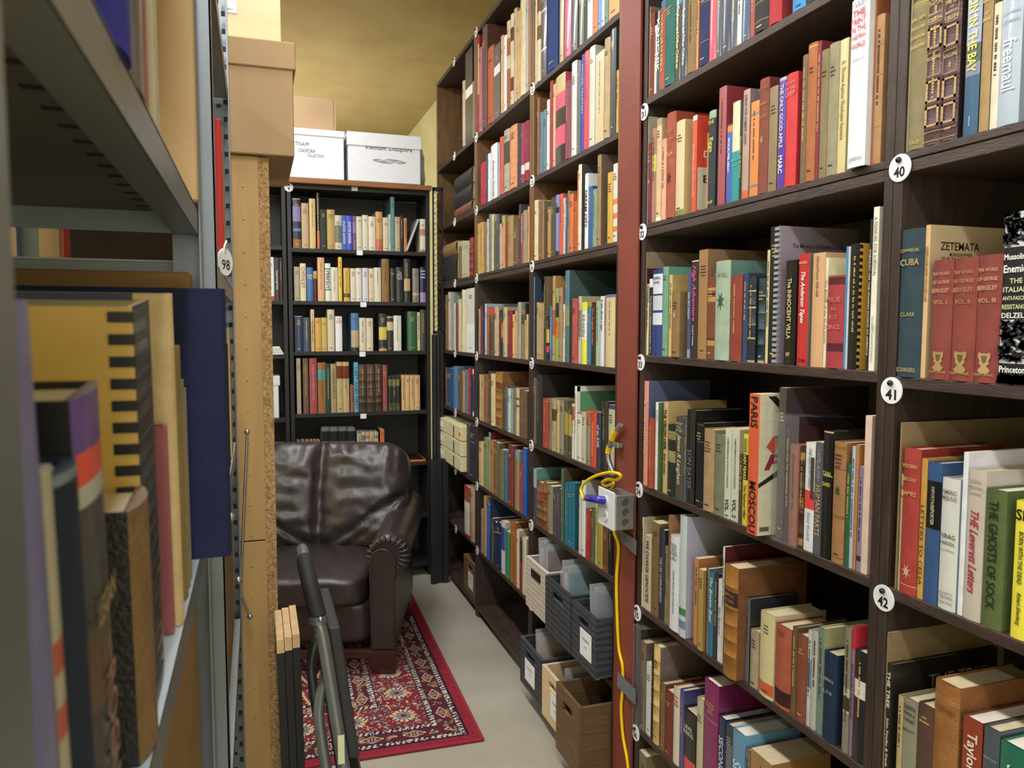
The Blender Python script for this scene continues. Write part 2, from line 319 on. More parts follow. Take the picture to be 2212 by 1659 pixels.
row(cG,'X',XS,1.422,1.75,'shelf above tag 33',[
(93,109,422,'85745c',{'c':'#8a7860'}),(110,130,560,'4a1f24'),(131,165,690,'d0c690',{'b':[(.02,.26,'#8c9468')]}),(167,196,645,'22262c',{'k':'s','b':[(0,.11,'#dde2e8')],'T':[('The American Neighborhood Builder 2012','#d0d0d0','v',.22,.97)]}),
(198,280,572,'1f3a86',{'k':'j','b':[(.05,.28,'#d8dce6'),(.3,.47,'#c4ccdc'),(.5,.64,'#d0d6e2')],'T':[('GENERAL','#28407c','h',.08,.11),('SIGNAL','#28407c','h',.13,.16)]}),(282,330,545,'6fa088',{'c':'#5c9484'}),
(336,362,610,'c8b060',{'k':'s','d':.17}),(364,428,760,'8f6f3e',{'c':'#7c6644','o':.004,'em':('#c0a060',.35)}),(494,522,575,'44527a',{'k':'j','T':[("KEPLER'S DREAM",'#d8dce8','v',.25,.55)],'b':[(.9,1,'#8890a8')]}),
(525,584,492,'2c2430',{'k':'j','T':[('High Adventure','#e04a80','v',.05,.62),('Donald E. Westlake','#e8d8c8','v',.66,.87)],'b':[(.0,.012,'#d8d0c0')]}),
(587,662,402,'a57a4a',{'c':'#8a6c4c','k':'s'}),(663,730,632,'7c4428',{'b':[(.13,.17,'#b88c3c'),(.2,.215,'#2c1c14'),(.24,.3,'#b88c3c'),(.77,.83,'#b88c3c'),(.745,.755,'#2c1c14')]}),
(732,858,500,'9fb59c',{'c':'#5c8480','em':('#3c5448',.4),'T':[('THE SEA','#7c9084','h',.12,.16)]}),(860,962,620,'8f3d2c',{'c':'#5c2420'}),(968,1008,597,'35496e'),
(1010,1076,628,'1f2a36',{'k':'l','ribs':[.17,.33,.55,.72],'b':[(.35,.37,'#c0a868'),(.16,.18,'#c0a868'),(.55,.565,'#c0a868'),(.71,.73,'#c0a868'),(.975,1,'#b8a070')]}),(1098,1156,642,'223f48',{'k':'l','ribs':[.22,.4,.6,.78],'b':[(.2,.21,'#c0a868'),(.4,.41,'#c0a868'),(.97,1,'#b8a070')]}),
(1166,1190,400,'cdbf92',{'k':'s'}),(1192,1262,205,'1a1c1e',{'k':'s','c':'#9a8a9c','comb':'#9aa0ac','art':'MEM','d':.21}),(1325,1420,492,'1c1b1a',{'k':'j','c':'#141414','T':[('The INNOCENT VILLA','#d8c880','v',.17,.75),('FF','#d8c880','h',.88,.92)]}),
(1438,1524,435,'c8222a',{'k':'j','c':'#7c7468','T':[('SANDERS','#e8b060','h',.06,.1),('The Anderson Tapes','#f0eee8','v',.16,.62),('PUTNAM','#400c10','h',.93,.97)]}),
(1556,1660,430,'d8a878',{'k':'j','c':'#c8a070','T':[('Selected Poems 1938-1968','#7c5c48','v',.03,.38)]}),(1662,1686,466,'e5ddb8',{'k':'j','c':'#e0d8a8','T':[('The BOOK of the DUN COW','#403830','v',.2,.78)]}),
(1688,1832,622,'a8383c',{'c':'#7c2428','b':[(.02,.1,'#5c1f28'),(.73,.82,'#5c1f28')],'T':[('MAUR','#d87058','h',.23,.29),('AN','#d87058','h',.34,.38),("RL'S",'#d87058','h',.42,.47),('OINGS','#d87058','h',.53,.58)]}),
(1834,1850,370,'3f8cc8',{'k':'s'}),(1852,1872,370,'b8c4d4',{'k':'s'}),(1874,1952,350,'1c1e20',{'k':'s','c':'#d8a020','comb':'#1c1e20','d':.2}),(2035,2058,140,'26282a',{'k':'s','T':[('EMBARGO ON THE SPANISH SHORES OF AMERICA','#e0e0d8','v',.2,.9)]}),
(2062,2112,38,'e8e4d0',{'k':'s','T':[('A MANUAL FOR SURVIVAL','#9c947c','v',.06,.42),('OLD LIBERTY LEAGUE OF AMERICA','#9c947c','v',.66,.95)]})],B4)
row(cH,'X',XS,1.044,1.39,'shelf above tag 34',[
(100,160,85,'e8907e',{'k':'j','c':'#5a6488','T':[('AMERICAN PAINTINGS','#f4c8b8','v',.18,.7)]}),(162,212,405,'b04a2c',{'o':.004}),(214,242,270,'dfe3e8',{'k':'s','c':'#5c7c4c','T':[('JEAN','#8890a0','v',.08,.2)]}),
(288,326,265,'c8ac78',{'k':'j','c':'#c0a468','T':[('THE VIRGIN HEIR','#1c1814','v',.08,.52),('Brian Dodder','#2c241c','v',.56,.8)]}),(328,392,460,'1c2a24',{'k':'l','b':[(.08,.2,'#98905c'),(.36,.52,'#98905c')]}),
(394,465,390,'4a4a42',{'k':'j','T':[('A POCKET','#c8c0a0','h',.06,.1),('FULL','#c8c0a0','h',.11,.14),('OF CLUES','#c8c0a0','h',.15,.18),('James R Langham','#d8d0a8','v',.2,.82)]}),(467,486,395,'55606a',{'k':'j'}),
(488,558,332,'15181f',{'k':'j','c':'#101216','T':[('SON EATER','#6c7484','v',.42,.85)]}),(568,632,440,'1c1c1c',{'b':[(.02,.025,'#a08c54'),(.22,.225,'#a08c54'),(.93,.935,'#a08c54')]}),(634,726,490,'b5966a',{'c':'#9c7c54'}),
(728,810,537,'7c8468'),(812,867,490,'d8dccc',{'k':'s','T':[('COMPLETE MANUAL OF OCCULT DIVINATION','#3c3c38','v',.1,.66),('VOL. 1','#2c2c2c','v',.78,.97)]}),(869,934,495,'d6dac8',{'k':'s','T':[('COMPLETE MANUAL OF OCCULT DIVINATION','#3c3c38','v',.1,.64),('VOL. 2','#2c2c2c','v',.76,.96)]}),
(936,966,715,'5a4a34'),(968,1010,540,'f0e010',{'k':'j','b':[(.04,.2,'#d8c810'),(.22,.5,'#1c1c18')],'T':[('GOLLANCZ','#1c1c18','v',.05,.2),('IAIN PEARS','#f0e838','v',.23,.49),('The Raphael Affair','#3c3808','v',.55,.93)]}),
(1014,1102,195,'e85a28',{'k':'s','c':'#cfcab0','o':.03,'T':[('PARIS','#1c1410','v',.02,.24),('MOSCOU','#1c1410','v',.62,.985)],'art':'PM','d':.22}),
(1264,1324,145,'4a433c',{'k':'s','c':'#43343a'}),(1330,1360,480,'4a2a30',{'k':'j','d':.16}),(1362,1446,622,'9a5c48',{'c':'#8c4c3c'}),(1448,1490,652,'4a3422',{'k':'l','ribs':[.15,.4,.65,.85],'b':[(.05,.12,'#a8803c'),(.5,.6,'#8c6830'),(.9,.97,'#a8803c')]}),
(1496,1578,608,'e6ebf2',{'k':'s','c':'#6c6c78','b':[(.44,.61,'#e8382c')],'T':[('THE DEATH OF SWEET','#7c808c','v',.05,.42),('Daniel Woodrell','#9ca0ac','v',.64,.9)],'em2':1}),(1580,1642,607,'5a5c68',{'k':'s','T':[('HUMAN PARTS','#c0a078','v',.38,.83),('CASTEL-BLOOM','#a0a0a8','v',.06,.34)]}),
(1646,1728,512,'1a1a1c',{'k':'j','T':[('TAIN','#d0d030','h',.31,.35),('DAED','#d0d030','h',.4,.43)],'b':[(.0,.012,'#c8b888'),(.345,.352,'#e0e0e0')]}),(1736,1840,600,'a8794a',{'c':'#986a3c','b':[(.03,.06,'#8c6a24'),(.6,.63,'#8c6a24'),(.22,.225,'#4c3820'),(.95,.955,'#4c3820')],'em':('#3c5030',.4)}),
(1844,1884,785,'2c6040'),(1886,1916,645,'a8bcd0',{'k':'s'}),(1918,1944,630,'c07c3c',{'k':'s'}),(1946,1986,815,'8a7c9c',{'k':'s','b':[(.85,.9,'#2c2c40')]}),(1992,2050,382,'e2c4b4',{'k':'s','nomark':1,'str':'#c84038','d':.2,'nn':'red and white striped magazine'})],B4)
row(cI,'X',XS,.681,1.012,'shelf above tag 35',[
(105,158,125,'dcd4b8',{'c':'#b8ac8c'}),(160,225,290,'d0c8b0',{'k':'s','T':[('WE CHARGE GENOCIDE','#4c4438','v',.06,.9)]}),(227,290,175,'86683c',{'k':'s'}),(292,338,240,'2c3048',{'k':'j','T':[('THE USS CURMUDGEON','#c8ccd8','v',.3,.8)]}),(340,364,385,'7c8056'),(366,384,125,'9a7048',{'c':'#a87c50','d':.24}),
(386,464,288,'e4e8f0',{'k':'j','T':[('HISTORY','#4c4c58','h',.08,.1),('OF THE','#4c4c58','h',.105,.125),('OFFICE','#4c4c58','h',.13,.15),('OF THE','#4c4c58','h',.155,.175),('SECRETARY','#4c4c58','h',.18,.2),('OF','#4c4c58','h',.205,.225),('DEFENSE','#4c4c58','h',.23,.25),('STRATEGY, MONEY, AND THE NEW LOOK','#2c2c38','v',.36,.82)],'o':.004}),
(466,524,108,'c8d8e0',{'k':'j','nomark':1,'c':'#b4b4cc','b':[(.76,.82,'#3c8c48'),(.86,.93,'#6c8ca8')],'o':.006,'d':.22}),(590,622,487,'d08a4c',{'k':'s'}),(624,676,582,'b89848',{'k':'s','o':.008}),(678,697,570,'702c2c'),(699,716,580,'70868c',{'k':'s'}),
(718,756,605,'1f78a0',{'k':'j','T':[('The Bronze Boat','#e0e8ec','v',.06,.6)]}),(758,792,612,'3c3c44',{'k':'j'}),(794,825,667,'dde2ea',{'k':'s','T':[('What a Boat was she','#404048','v',.33,.68)]}),(828,846,392,'dcd8cc',{'k':'s','c':'#5c1c28','d':.2}),
(848,970,530,'a8701c',{'k':'l','c':'#7a4a24','o':.022,'h':.265,'ribs':[.18,.37,.52,.66,.8],'b':[(.22,.35,'#3c2820')],'T':[('TIPPOO','#a88048','h',.24,.27),('STORIES','#a88048','h',.29,.32)],'pc':'#c0a878','d':.19,'nomark':1}),
(1018,1064,822,'6a7078',{'k':'j','c':'#2c2e34'}),(1070,1145,1092,'b0a080',{'c':'#a89878'}),(1153,1276,932,'d8cc98',{'k':'j','c':'#b8b08c','b':[(.82,.96,'#d85c28')],'o':.004}),(1282,1420,1037,'b0573c',{'c':'#a04830','T':[('Damon','#6c2c1c','h',.05,.08),('Runyon','#6c2c1c','h',.09,.12)],'b':[(.78,.96,'#3c1c18')]}),
(1424,1464,1070,'6c5c38'),(1466,1552,1125,'8a4a30'),(1556,1588,1100,'c0c4cc',{'k':'j','b':[(.3,.6,'#7884a8')]}),(1590,1640,1098,'b8b8ac',{'k':'j'}),(1642,1694,1072,'6c8880',{'c':'#a0a070','k':'j'}),
(1697,1806,1272,'18304e',{'c':'#142640','T':[('ANNALS','#a8a8a0','h',.28,.32),('L.O.R.','#a8a8a0','h',.42,.46)],'pc':'#c8b88c'}),(1866,1920,1070,'8a8070',{'k':'j','b':[(.48,.68,'#c0b898'),(.55,.66,'#3c3830')]}),(1924,1954,1070,'7a7484',{'k':'j','c':'#c01830','b':[(0,.17,'#c01830')],'T':[('SELSUN MINDE','#2c3450','v',.28,.7)]}),
(1956,2058,1262,'202226',{'k':'j','b':[(.26,.42,'#d8dcd8')],'pc':'#f0f0ee'})],B4)
row(cJ,'X',XS,.312,.65,'shelf above tag 36',[
(112,178,545,'7c6c60',{'k':'j'}),(181,222,745,'d4dade',{'k':'s'}),(224,240,700,'26221e'),(244,298,592,'dcb866',{'k':'l','c':'#7c6a68','ribs':[.14,.28,.44,.6,.76]}),(304,342,915,'86653c'),(344,412,972,'7c3a2c'),
(414,468,945,'dcd4c4',{'k':'j','c':'#9c2430','T':[('Stripes','#b83c3c','h',.1,.14),('Star','#b83c3c','h',.15,.19),('Soldier','#b83c3c','h',.2,.24)]}),(470,504,975,'4a4a9a',{'k':'j','c':'#3c3c84','d':.2}),(506,604,1132,'1c1816',{'k':'j','b':[(.72,1,'#e04028')],'T':[('LEVEL','#d8d0b0','h',.22,.28),('RISING','#d8d0b0','h',.3,.36)],'pc':'#d0b488'}),
(612,666,1040,'c4c09a',{'k':'j'}),(674,794,872,'8c1464',{'k':'j','c':'#6c0c4c','pc':'#e8e4e0','b':[(.32,.325,'#c8a060')]}),(796,856,1200,'142a5e',{'k':'j','T':[('SECOND UNCLE','#d0d4e0','v',.2,.95)],'pc':'#eeeeee'}),(858,912,1262,'4a4c54',{'k':'j','b':[(.2,.8,'#70747c')]}),
(915,1020,1300,'5c9cc8',{'k':'j','c':'#6ca8d4','T':[('SKIES LIKE','#d8ecf8','v',.3,.95)],'pc':'#eeeeee'}),(1024,1062,1480,'7c7468'),(1066,1246,1480,'a87c3c',{'k':'s','c':'#a87c3c'})],B4)
row(cJ,'X',XS,-.03,.28,'shelf below tag 36',[(70,180,1490,'7a6e54',{'c':'#7a6e54','h':.27,'k':'s'})],B4)
row(cE,'X',XS,1.80,2.15,'shelf above tag 40',[
(842,884,-60,'8d8464'),(890,1085,70,'8a7e5a',{'c':'#7c7450','T':[('WILLIAM','#d8b860','h',.1,.15),('FITZHUGH','#d8b860','h',.16,.21),('GORDON','#d8b860','h',.22,.27),('GORDON','#d8b860','h',.29,.325),('YALE','#c8a850','h',.94,.965)],'b':[(.02,.025,'#c8a850'),(.04,.043,'#c8a850')]}),
(1098,1285,-230,'5a3f42',{'k':'l','cell':('THE LIFE','OF','BENVENUTO','CELLINI','VOLUME','I'),'ribs':[.135,.29,.44,.6,.755,.9],'nn':'gilt brown leather volume I of Benvenuto Cellini'}),(1287,1478,-245,'5a3f42',{'k':'l','c':'#2c1c18','cell':('THE LIFE','OF','BENVENUTO','CELLINI','VOLUME','II'),'ribs':[.135,.29,.44,.6,.755,.9],'nn':'gilt brown leather volume II of Benvenuto Cellini'}),
(1540,1712,-200,'98a4c8',{'k':'j','c':'#142c44','b':[(.42,.54,'#4c5c54'),(.54,.62,'#7c84a0'),(.62,1,'#2a5a80')],'T':[('ON IN THE BAY','#e8d040','v',.12,.6),('Hill Park Press','#d8e0e8','v',.88,.94)]}),(1722,1838,-200,'a88c5c',{'T':[('Library','#e0c070','h',.13,.16),('of','#e0c070','h',.21,.23),('Judges','#e0c070','h',.25,.28)]}),(1842,1936,70,'e2d6c0'),
(1940,2188,-160,'a8b8cc',{'k':'j','T':[('freemaul','#cdd6e4','v',.4,.76),('A memoir','#7c8ca8','h',.2,.23),('of work','#7c8ca8','h',.26,.29)]})],B5)
row(cE2,'X',XS,1.416,1.75,'shelf above tag 41',[
(760,1040,1075,'2f4550',{'T':[('COMMERCIAL','#b8a468','h',.12,.165),('CUBA','#b8a468','h',.2,.245),('CLARK','#a89458','h',.56,.588),('SCRIBNERS','#a89458','h',.93,.97)]}),(1044,1100,1010,'d8b07a',{'k':'s','c':'#b8a27c','art':'ZET','d':.24,'T':[('LIEBERGASSE LEHRE VON DER LUST','#8c6a3c','v',.14,.5)]}),
(1146,1384,1420,'8a3f38',{'T':[('THE WORKS','#c09468','h',.09,.14),('OF GEORGE','#c09468','h',.16,.21),('BERKELEY','#c09468','h',.23,.28),('VOL. I','#c09468','h',.335,.37),("BOHN'S LIBRARIES",'#b08850','h',.92,.95)],'em':('#a88c50',.84,'s'),'nn':'red Works of George Berkeley volume I'}),
(1388,1664,1400,'8c4036',{'T':[('THE WORKS','#b07c58','h',.09,.14),('OF GEORGE','#b07c58','h',.16,.21),('BERKELEY','#b07c58','h',.23,.28),('VOL. II','#b07c58','h',.335,.37),("BOHN'S LIBRARIES",'#b08850','h',.92,.95)],'em':('#a88c50',.84,'s'),'nn':'red Works of George Berkeley volume II'}),
(1667,1946,1365,'8a3e37',{'T':[('THE WORKS','#c89c70','h',.09,.14),('OF GEORGE','#c89c70','h',.16,.21),('BERKELEY','#c89c70','h',.23,.28),('VOL. III','#c89c70','h',.335,.37),("BOHN'S LIBRARIES",'#b08850','h',.92,.95)],'em':('#b8985c',.84,'s'),'nn':'red Works of George Berkeley volume III'}),
(1958,2330,880,'d0d2d8',{'k':'j','marb':1,'b':[(.2,.62,'#202226'),(.875,.945,'#202226')],'T':[("Mussolini's",'#f0f0f0','h',.23,.28),('Enemies','#f0f0f0','h',.3,.35),('THE','#d0d0a0','h',.38,.41),('ITALIAN','#d0d0a0','h',.43,.46),('ANTI-FASCIST','#d0d0a0','h',.48,.51),('RESISTANCE','#d0d0a0','h',.53,.56),('DELZELL','#e0e0e0','h',.58,.61),('Princeton','#f0f0f0','h',.89,.93)],'nomark':1})],B5)
row(cK,'X',XS,1.04,1.385,'shelf above tag 42',[
(958,976,240,'8a7450',{'k':'s','c':'#86714e','d':.29}),(978,998,745,'b8ac80',{'b':[(.1,.13,'#7c7450'),(.18,.2,'#7c7450')]}),
(1002,1172,480,'b03a32',{'c':'#8c2420','T':[('MODERN','#d8a868','h',.1,.14),('BIOLOGY','#d8a868','h',.19,.23),('JAMES','#d8a868','h',.29,.33)],'b':[(.935,.94,'#d8a868')],'em':('#d8b088',.84)}),(1174,1234,590,'c89a3c',{'k':'j','T':[('LETTERS TO CELIA','#4c3c18','v',.33,.9)]}),
(1238,1378,622,'34598c',{'k':'j','c':'#284c80','b':[(.13,.47,'#10141c')],'T':[('DEPORTAL','#b8b8a0','v',.17,.3),('REPORTER','#c8c8a8','v',.3,.44)]}),(1382,1560,772,'d8dad4',{'k':'j','c':'#8ca0b0','T':[('EMERIC','#7c7c80','h',.09,.12),('MELIUS','#7c7c80','h',.135,.165),('VRAG','#5c5c60','h',.42,.455),('NARODA','#5c5c60','h',.47,.51),('(Enemy of the People)','#7c7c80','h',.53,.56),('20th CENTURY','#8c8c90','h',.86,.88),('PUBLISHING','#8c8c90','h',.89,.91),('New York','#8c8c90','h',.93,.95)]}),
(1582,1634,528,'e4e8f2',{'k':'s','c':'#dcdce8','d':.26,'nomark':1}),(1638,1812,692,'c8bfb0',{'k':'j','c':'#c4b8b0','T':[('Esther','#a8a0a0','h',.06,.085),('Matthews','#a8a0a0','h',.1,.125),('Power','#a8a0a0','h',.14,.165),('THE Leverett Letters','#b02848','v',.27,.82)]}),
(1816,2020,882,'5a6a38',{'c':'#56663a','T':[('THE GHOSTS OF SOCK','#26301c','v',.08,.86)],'pc':'#e8e4d8'}),(2106,2260,1000,'f0e410',{'k':'j','c':'#d8cc10','T':[('SF','#181810','h',.06,.14),('BORN WITH THE DEAD','#282808','v',.22,.6),('Robert Silverberg','#282808','v',.66,.9)],'nomark':1})],B5)
row(cL,'X',XS,.67,1.0,'shelf below tag 42',[
(800,816,290,'8a7450',{'k':'s','c':'#8a7450','d':.28}),(818,886,596,'2a2620',{'k':'j','c':'#26201a','art':'TREE','T':[('THE TREE','#e8e4d8','v',.06,.35),('John Fowles & Frank Horvat','#e0dcd0','v',.43,.97)],'d':.25}),(950,1004,922,'b8a070'),(1006,1146,932,'8c8c74',{'k':'j','T':[('DEATH','#28241c','h',.06,.1),('FINDS A','#28241c','h',.12,.16),('TARGET','#28241c','h',.18,.22),('MARY FITT','#383024','h',.28,.315)],'pc':'#c0a880'}),
(1150,1304,985,'5c4034',{'c':'#54382c'}),(1308,1556,745,'9c6428',{'k':'l','c':'#8c5828','b':[(.1,.104,'#c08840'),(.12,.123,'#c08840')],'T':[('WINTON','#7c4c20','h',.16,.19)],'pc':'#d0b080','nomark':1}),(1586,1780,1112,'94381c',{'k':'j','c':'#6c2414','T':[('Taylor','#e8dcc8','v',.1,.4)],'pc':'#e0d8b8'}),
(1790,1950,1212,'4a5660',{'k':'j','T':[('GERTRUDE','#8c98a4','h',.2,.25),('AND','#8c98a4','h',.33,.38),('ALICE','#8c98a4','h',.46,.51)],'pc':'#b8a888'}),(1954,2250,1352,'147058',{'k':'j','T':[('STUART KAMINSKY','#e8f0e8','v',.15,.9)],'pc':'#f0eeea'})],B5)
YB=4.515;BB=(.203,.962);BL=(-.58,.147)
ZB=[1.942,1.648,1.362,1.007,.698]
row(cM,'Y',YB,ZB[0],2.26,'top shelf of black bookcase',[
(345,440,270,'28283a',{'k':'j','b':[(.0,.01,'#d8d8d8'),(.16,.46,'#7c74a8'),(.6,.66,'#4c78b0'),(.82,1,'#8c5c34')]}),(450,536,325,'b89a78',{'k':'j'}),(544,618,272,'cdb070',{'k':'j'}),(634,664,190,'2a2a28',{'k':'j','b':[(.68,1,'#c86838')]}),
(672,750,402,'3c4238'),(755,848,402,'b09448',{'k':'j'}),(850,930,470,'c0bfb0',{'k':'j','b':[(.3,.8,'#6c6c68')]}),(933,986,472,'3a66b8',{'k':'j','T':[('SINISTER BARRIER','#d0d8f0','v',.16,.84)]}),(988,1060,475,'2a48c8',{'k':'j','T':[('SINISTER BARRIER','#e0c8d8','v',.18,.82)]}),
(1064,1104,480,'7a6478',{'k':'j','b':[(.18,.5,'#a088b8')]}),(1106,1174,485,'cfc6b4',{'k':'j'}),(1178,1246,468,'d4ccb8',{'k':'j'}),(1250,1334,485,'d8d0be',{'k':'j'}),(1338,1416,428,'c89858',{'k':'j','b':[(.7,1,'#c86838')]}),(1422,1494,498,'cbbfa6',{'k':'j'}),(1496,1514,460,'d0dcd0',{'k':'s'}),(1516,1560,250,'4a8c90',{'k':'s','c':'#3c6c70'}),
(1566,1626,490,'c0a888',{'k':'j'}),(1628,1668,470,'2c2a28',{'k':'j'}),(1674,1710,505,'c88048'),(1866,1938,515,'d8d8c4',{'k':'j','b':[(.3,.5,'#c08868'),(.94,1,'#c85c34')]})],BB)
row(cM,'Y',YB,ZB[1],1.91,'second shelf of black bookcase',[
(362,430,1085,'a89c84',{'k':'j'}),(434,504,1045,'dccda4',{'k':'j','T':[('CHIVALRY','#a06a4a','v',.1,.66)]}),(512,588,1093,'2f68b0',{'k':'j','T':[('Lost','#e0d070','h',.2,.27),('Valley','#e0d070','h',.29,.36)]}),(594,634,1138,'c8b050',{'k':'j','b':[(.25,1,'#5c2c28')]}),(642,724,975,'dca870',{'k':'j','c':'#6c2430'}),
(732,798,1045,'e0e0da',{'k':'j','T':[('PERFIDY','#202020','v',.2,.68)],'b':[(.13,.17,'#3c9070'),(.68,.72,'#3c9070')]}),(802,886,1092,'d8d2c0',{'k':'j'}),(890,934,970,'e8c030',{'k':'j','c':'#b02c24'}),(952,1026,1100,'d0a830',{'k':'j','b':[(.76,.88,'#5c4c20')]}),(1034,1098,1105,'d8cfbc',{'k':'j'}),(1100,1170,1102,'dcd4c4',{'k':'j'}),(1176,1248,1100,'d0d0dc',{'k':'j','c':'#b03c3c'}),
(1254,1316,1105,'dcc8a8',{'k':'j'}),(1318,1400,1095,'d8d0bc',{'k':'j'}),(1408,1496,992,'98723c',{'c':'#4848a0'}),(1508,1572,1105,'20282c',{'k':'j'}),(1578,1666,1092,'24282a',{'k':'j','T':[('The','#c8c8b8','h',.12,.17),('Near','#c8c8b8','h',.18,.23),('is the','#c8c8b8','h',.24,.29),('Stars','#c8c8b8','h',.3,.35)]}),(1674,1748,990,'2c2c2c',{'k':'j','b':[(.46,.74,'#c0a068')]}),(1776,1852,1105,'7c7c78',{'k':'j','b':[(.72,.8,'#d09868')]}),(1866,1946,1090,'20204c',{'k':'j','b':[(.72,1,'#9880c8')],'T':[('BORN','#e0e0e8','h',.08,.15),('WITH','#e0e0e8','h',.17,.24),('BORE','#e0e0e8','h',.26,.33)]})],BB)
row(cN,'Y',YB,ZB[2],1.62,'third shelf of black bookcase',[
(370,466,238,'26385c',{'k':'j','b':[(0,.012,'#c0c0c0')]}),(472,552,255,'3c4a60',{'k':'j'}),(562,604,157,'cfa878',{'k':'s','b':[(0,.3,'#d8c8a0')]}),(612,687,258,'d0a030',{'k':'j'}),(690,756,255,'c4ac50',{'k':'j'}),(760,844,158,'cfc4a8',{'k':'j'}),(854,936,240,'e4e4e8',{'k':'j','T':[('The','#c84878','h',.05,.09),('Women','#c84878','h',.1,.14),('of Evil','#c84878','h',.15,.2)]}),
(1042,1132,202,'3a78b0',{'k':'j','b':[(.45,.9,'#b8a080'),(.9,1,'#28282c')]}),(1140,1220,258,'d8ccb4',{'k':'j'}),(1224,1304,262,'d8cbb0',{'k':'j'}),(1374,1466,208,'282c38',{'k':'j','b':[(.36,.7,'#d8c030'),(.94,1,'#d8a040')]}),(1470,1546,232,'2c2a28',{'k':'j','b':[(.18,.42,'#c8b890'),(.03,.06,'#c8b890')]}),(1550,1642,232,'dcdcd4',{'k':'j'}),(1714,1830,182,'1c5c38',{'k':'j'}),(1834,1866,190,'d4c8a0',{'k':'s'}),(1870,1956,160,'3c3a34',{'k':'j'})],BB)
row(cN,'Y',YB,ZB[3],1.33,'fourth shelf of black bookcase',[
(392,444,735,'b09c84',{'k':'j','c':'#28284c'}),(468,534,725,'705848',{'c':'#3c302c'}),(548,636,720,'a84c50',{'c':'#d0a8a8','T':[('A RICHARDER BARRED AUTEUR','#d0888c','v',.12,.75)]}),(648,740,793,'a06a2c',{'b':[(.14,.34,'#48a0a0')],'c':'#d0c0a0'}),(744,796,805,'244c4c'),(800,868,808,'a89468'),(872,943,785,'c0ac78',{'b':[(.08,.33,'#7c3420')]}),(945,1020,785,'c0ac78',{'b':[(.08,.33,'#7c3420')]}),(1034,1076,1060,'9c5c40'),
(1078,1130,790,'58a8cc',{'k':'j','T':[('LAST AND FIRST','#204868','v',.1,.95)]}),(1136,1226,815,'4c3a2c',{'k':'l','ribs':[.2,.34,.5,.66,.8],'b':[(.22,.3,'#5c3828'),(.52,.6,'#5c3828')]}),(1230,1328,815,'4c3a2c',{'k':'l','ribs':[.2,.34,.5,.66,.8],'b':[(.22,.3,'#5c3828'),(.52,.6,'#5c3828')]}),(1332,1412,812,'4a3828',{'k':'l','ribs':[.2,.34,.5,.66,.8],'b':[(.22,.3,'#5c3828'),(.52,.6,'#5c3828')]}),(1420,1476,822,'a05050'),
(1488,1534,950,'2c3430',{'b':[(.1,.3,'#6c6c44'),(.78,1,'#4c5438')]}),(1536,1580,950,'2c3430',{'b':[(.1,.3,'#6c6c44'),(.78,1,'#4c5438')]}),(1582,1624,950,'2c3430',{'b':[(.1,.3,'#6c6c44'),(.78,1,'#4c5438')]}),(1646,1690,945,'d8b078'),(1692,1746,945,'d8b078'),(1748,1800,945,'d8b078'),(1802,1866,945,'d8b078')],BB)
row(cO,'Y',YB,ZB[4],.97,'fifth shelf of black bookcase',[
(303,340,270,'8a5a34',{'k':'l','b':[(.2,.34,'#7c2420')],'ribs':[.15,.4]}),(343,382,265,'8a5a34',{'k':'l','b':[(.2,.34,'#7c2420')],'ribs':[.15,.4]}),(385,420,265,'8a5a34',{'k':'l','b':[(.2,.34,'#7c2420')],'ribs':[.15,.4]}),(422,456,265,'8a5a34',{'k':'l','b':[(.2,.34,'#7c2420')],'ribs':[.15,.4]}),(458,490,265,'8a5a34',{'k':'l','b':[(.2,.34,'#7c2420')],'ribs':[.15,.4]}),(492,520,265,'8a5a34',{'k':'l','b':[(.2,.34,'#7c2420')],'ribs':[.15,.4]}),
(534,608,150,'6c7c8c',{'b':[(.08,.35,'#1c1e22'),(.58,.8,'#1c1e22')]}),(612,688,150,'6c7c8c',{'b':[(.08,.35,'#1c1e22'),(.58,.8,'#1c1e22')]}),(692,768,150,'6c7c8c',{'b':[(.08,.35,'#1c1e22'),(.58,.8,'#1c1e22')]}),(772,842,150,'6c7c8c',{'b':[(.08,.35,'#1c1e22'),(.58,.8,'#1c1e22')]}),
(858,896,185,'c8b080',{'b':[(0,.04,'#5c8098')]}),(898,936,185,'c8b080',{'b':[(.1,.25,'#7080b0')]}),(938,974,185,'c8b080',{'b':[(.1,.2,'#c08888')]}),(976,1016,185,'c8b080'),(1018,1054,185,'c8b080',{'b':[(.1,.2,'#7888c0')]}),(1068,1108,165,'d86a20',{'k':'s','c':'#1c1c1c'})],BB)
row(cM,'Y',YB,ZB[1],1.91,'black bookcase behind chipboard edge',[(60,122,970,'d8e0ea',{'k':'j','b':[(.9,1,'#d04038')]}),(126,188,975,'2c2a2e',{'k':'j','T':[('Coming Through Canaan','#c8c8c8','v',.3,.75)]}),(192,254,975,'4c3a30',{'k':'j','T':[('A Hope in the Unseen','#b0a090','v',.1,.55)]})],BL)
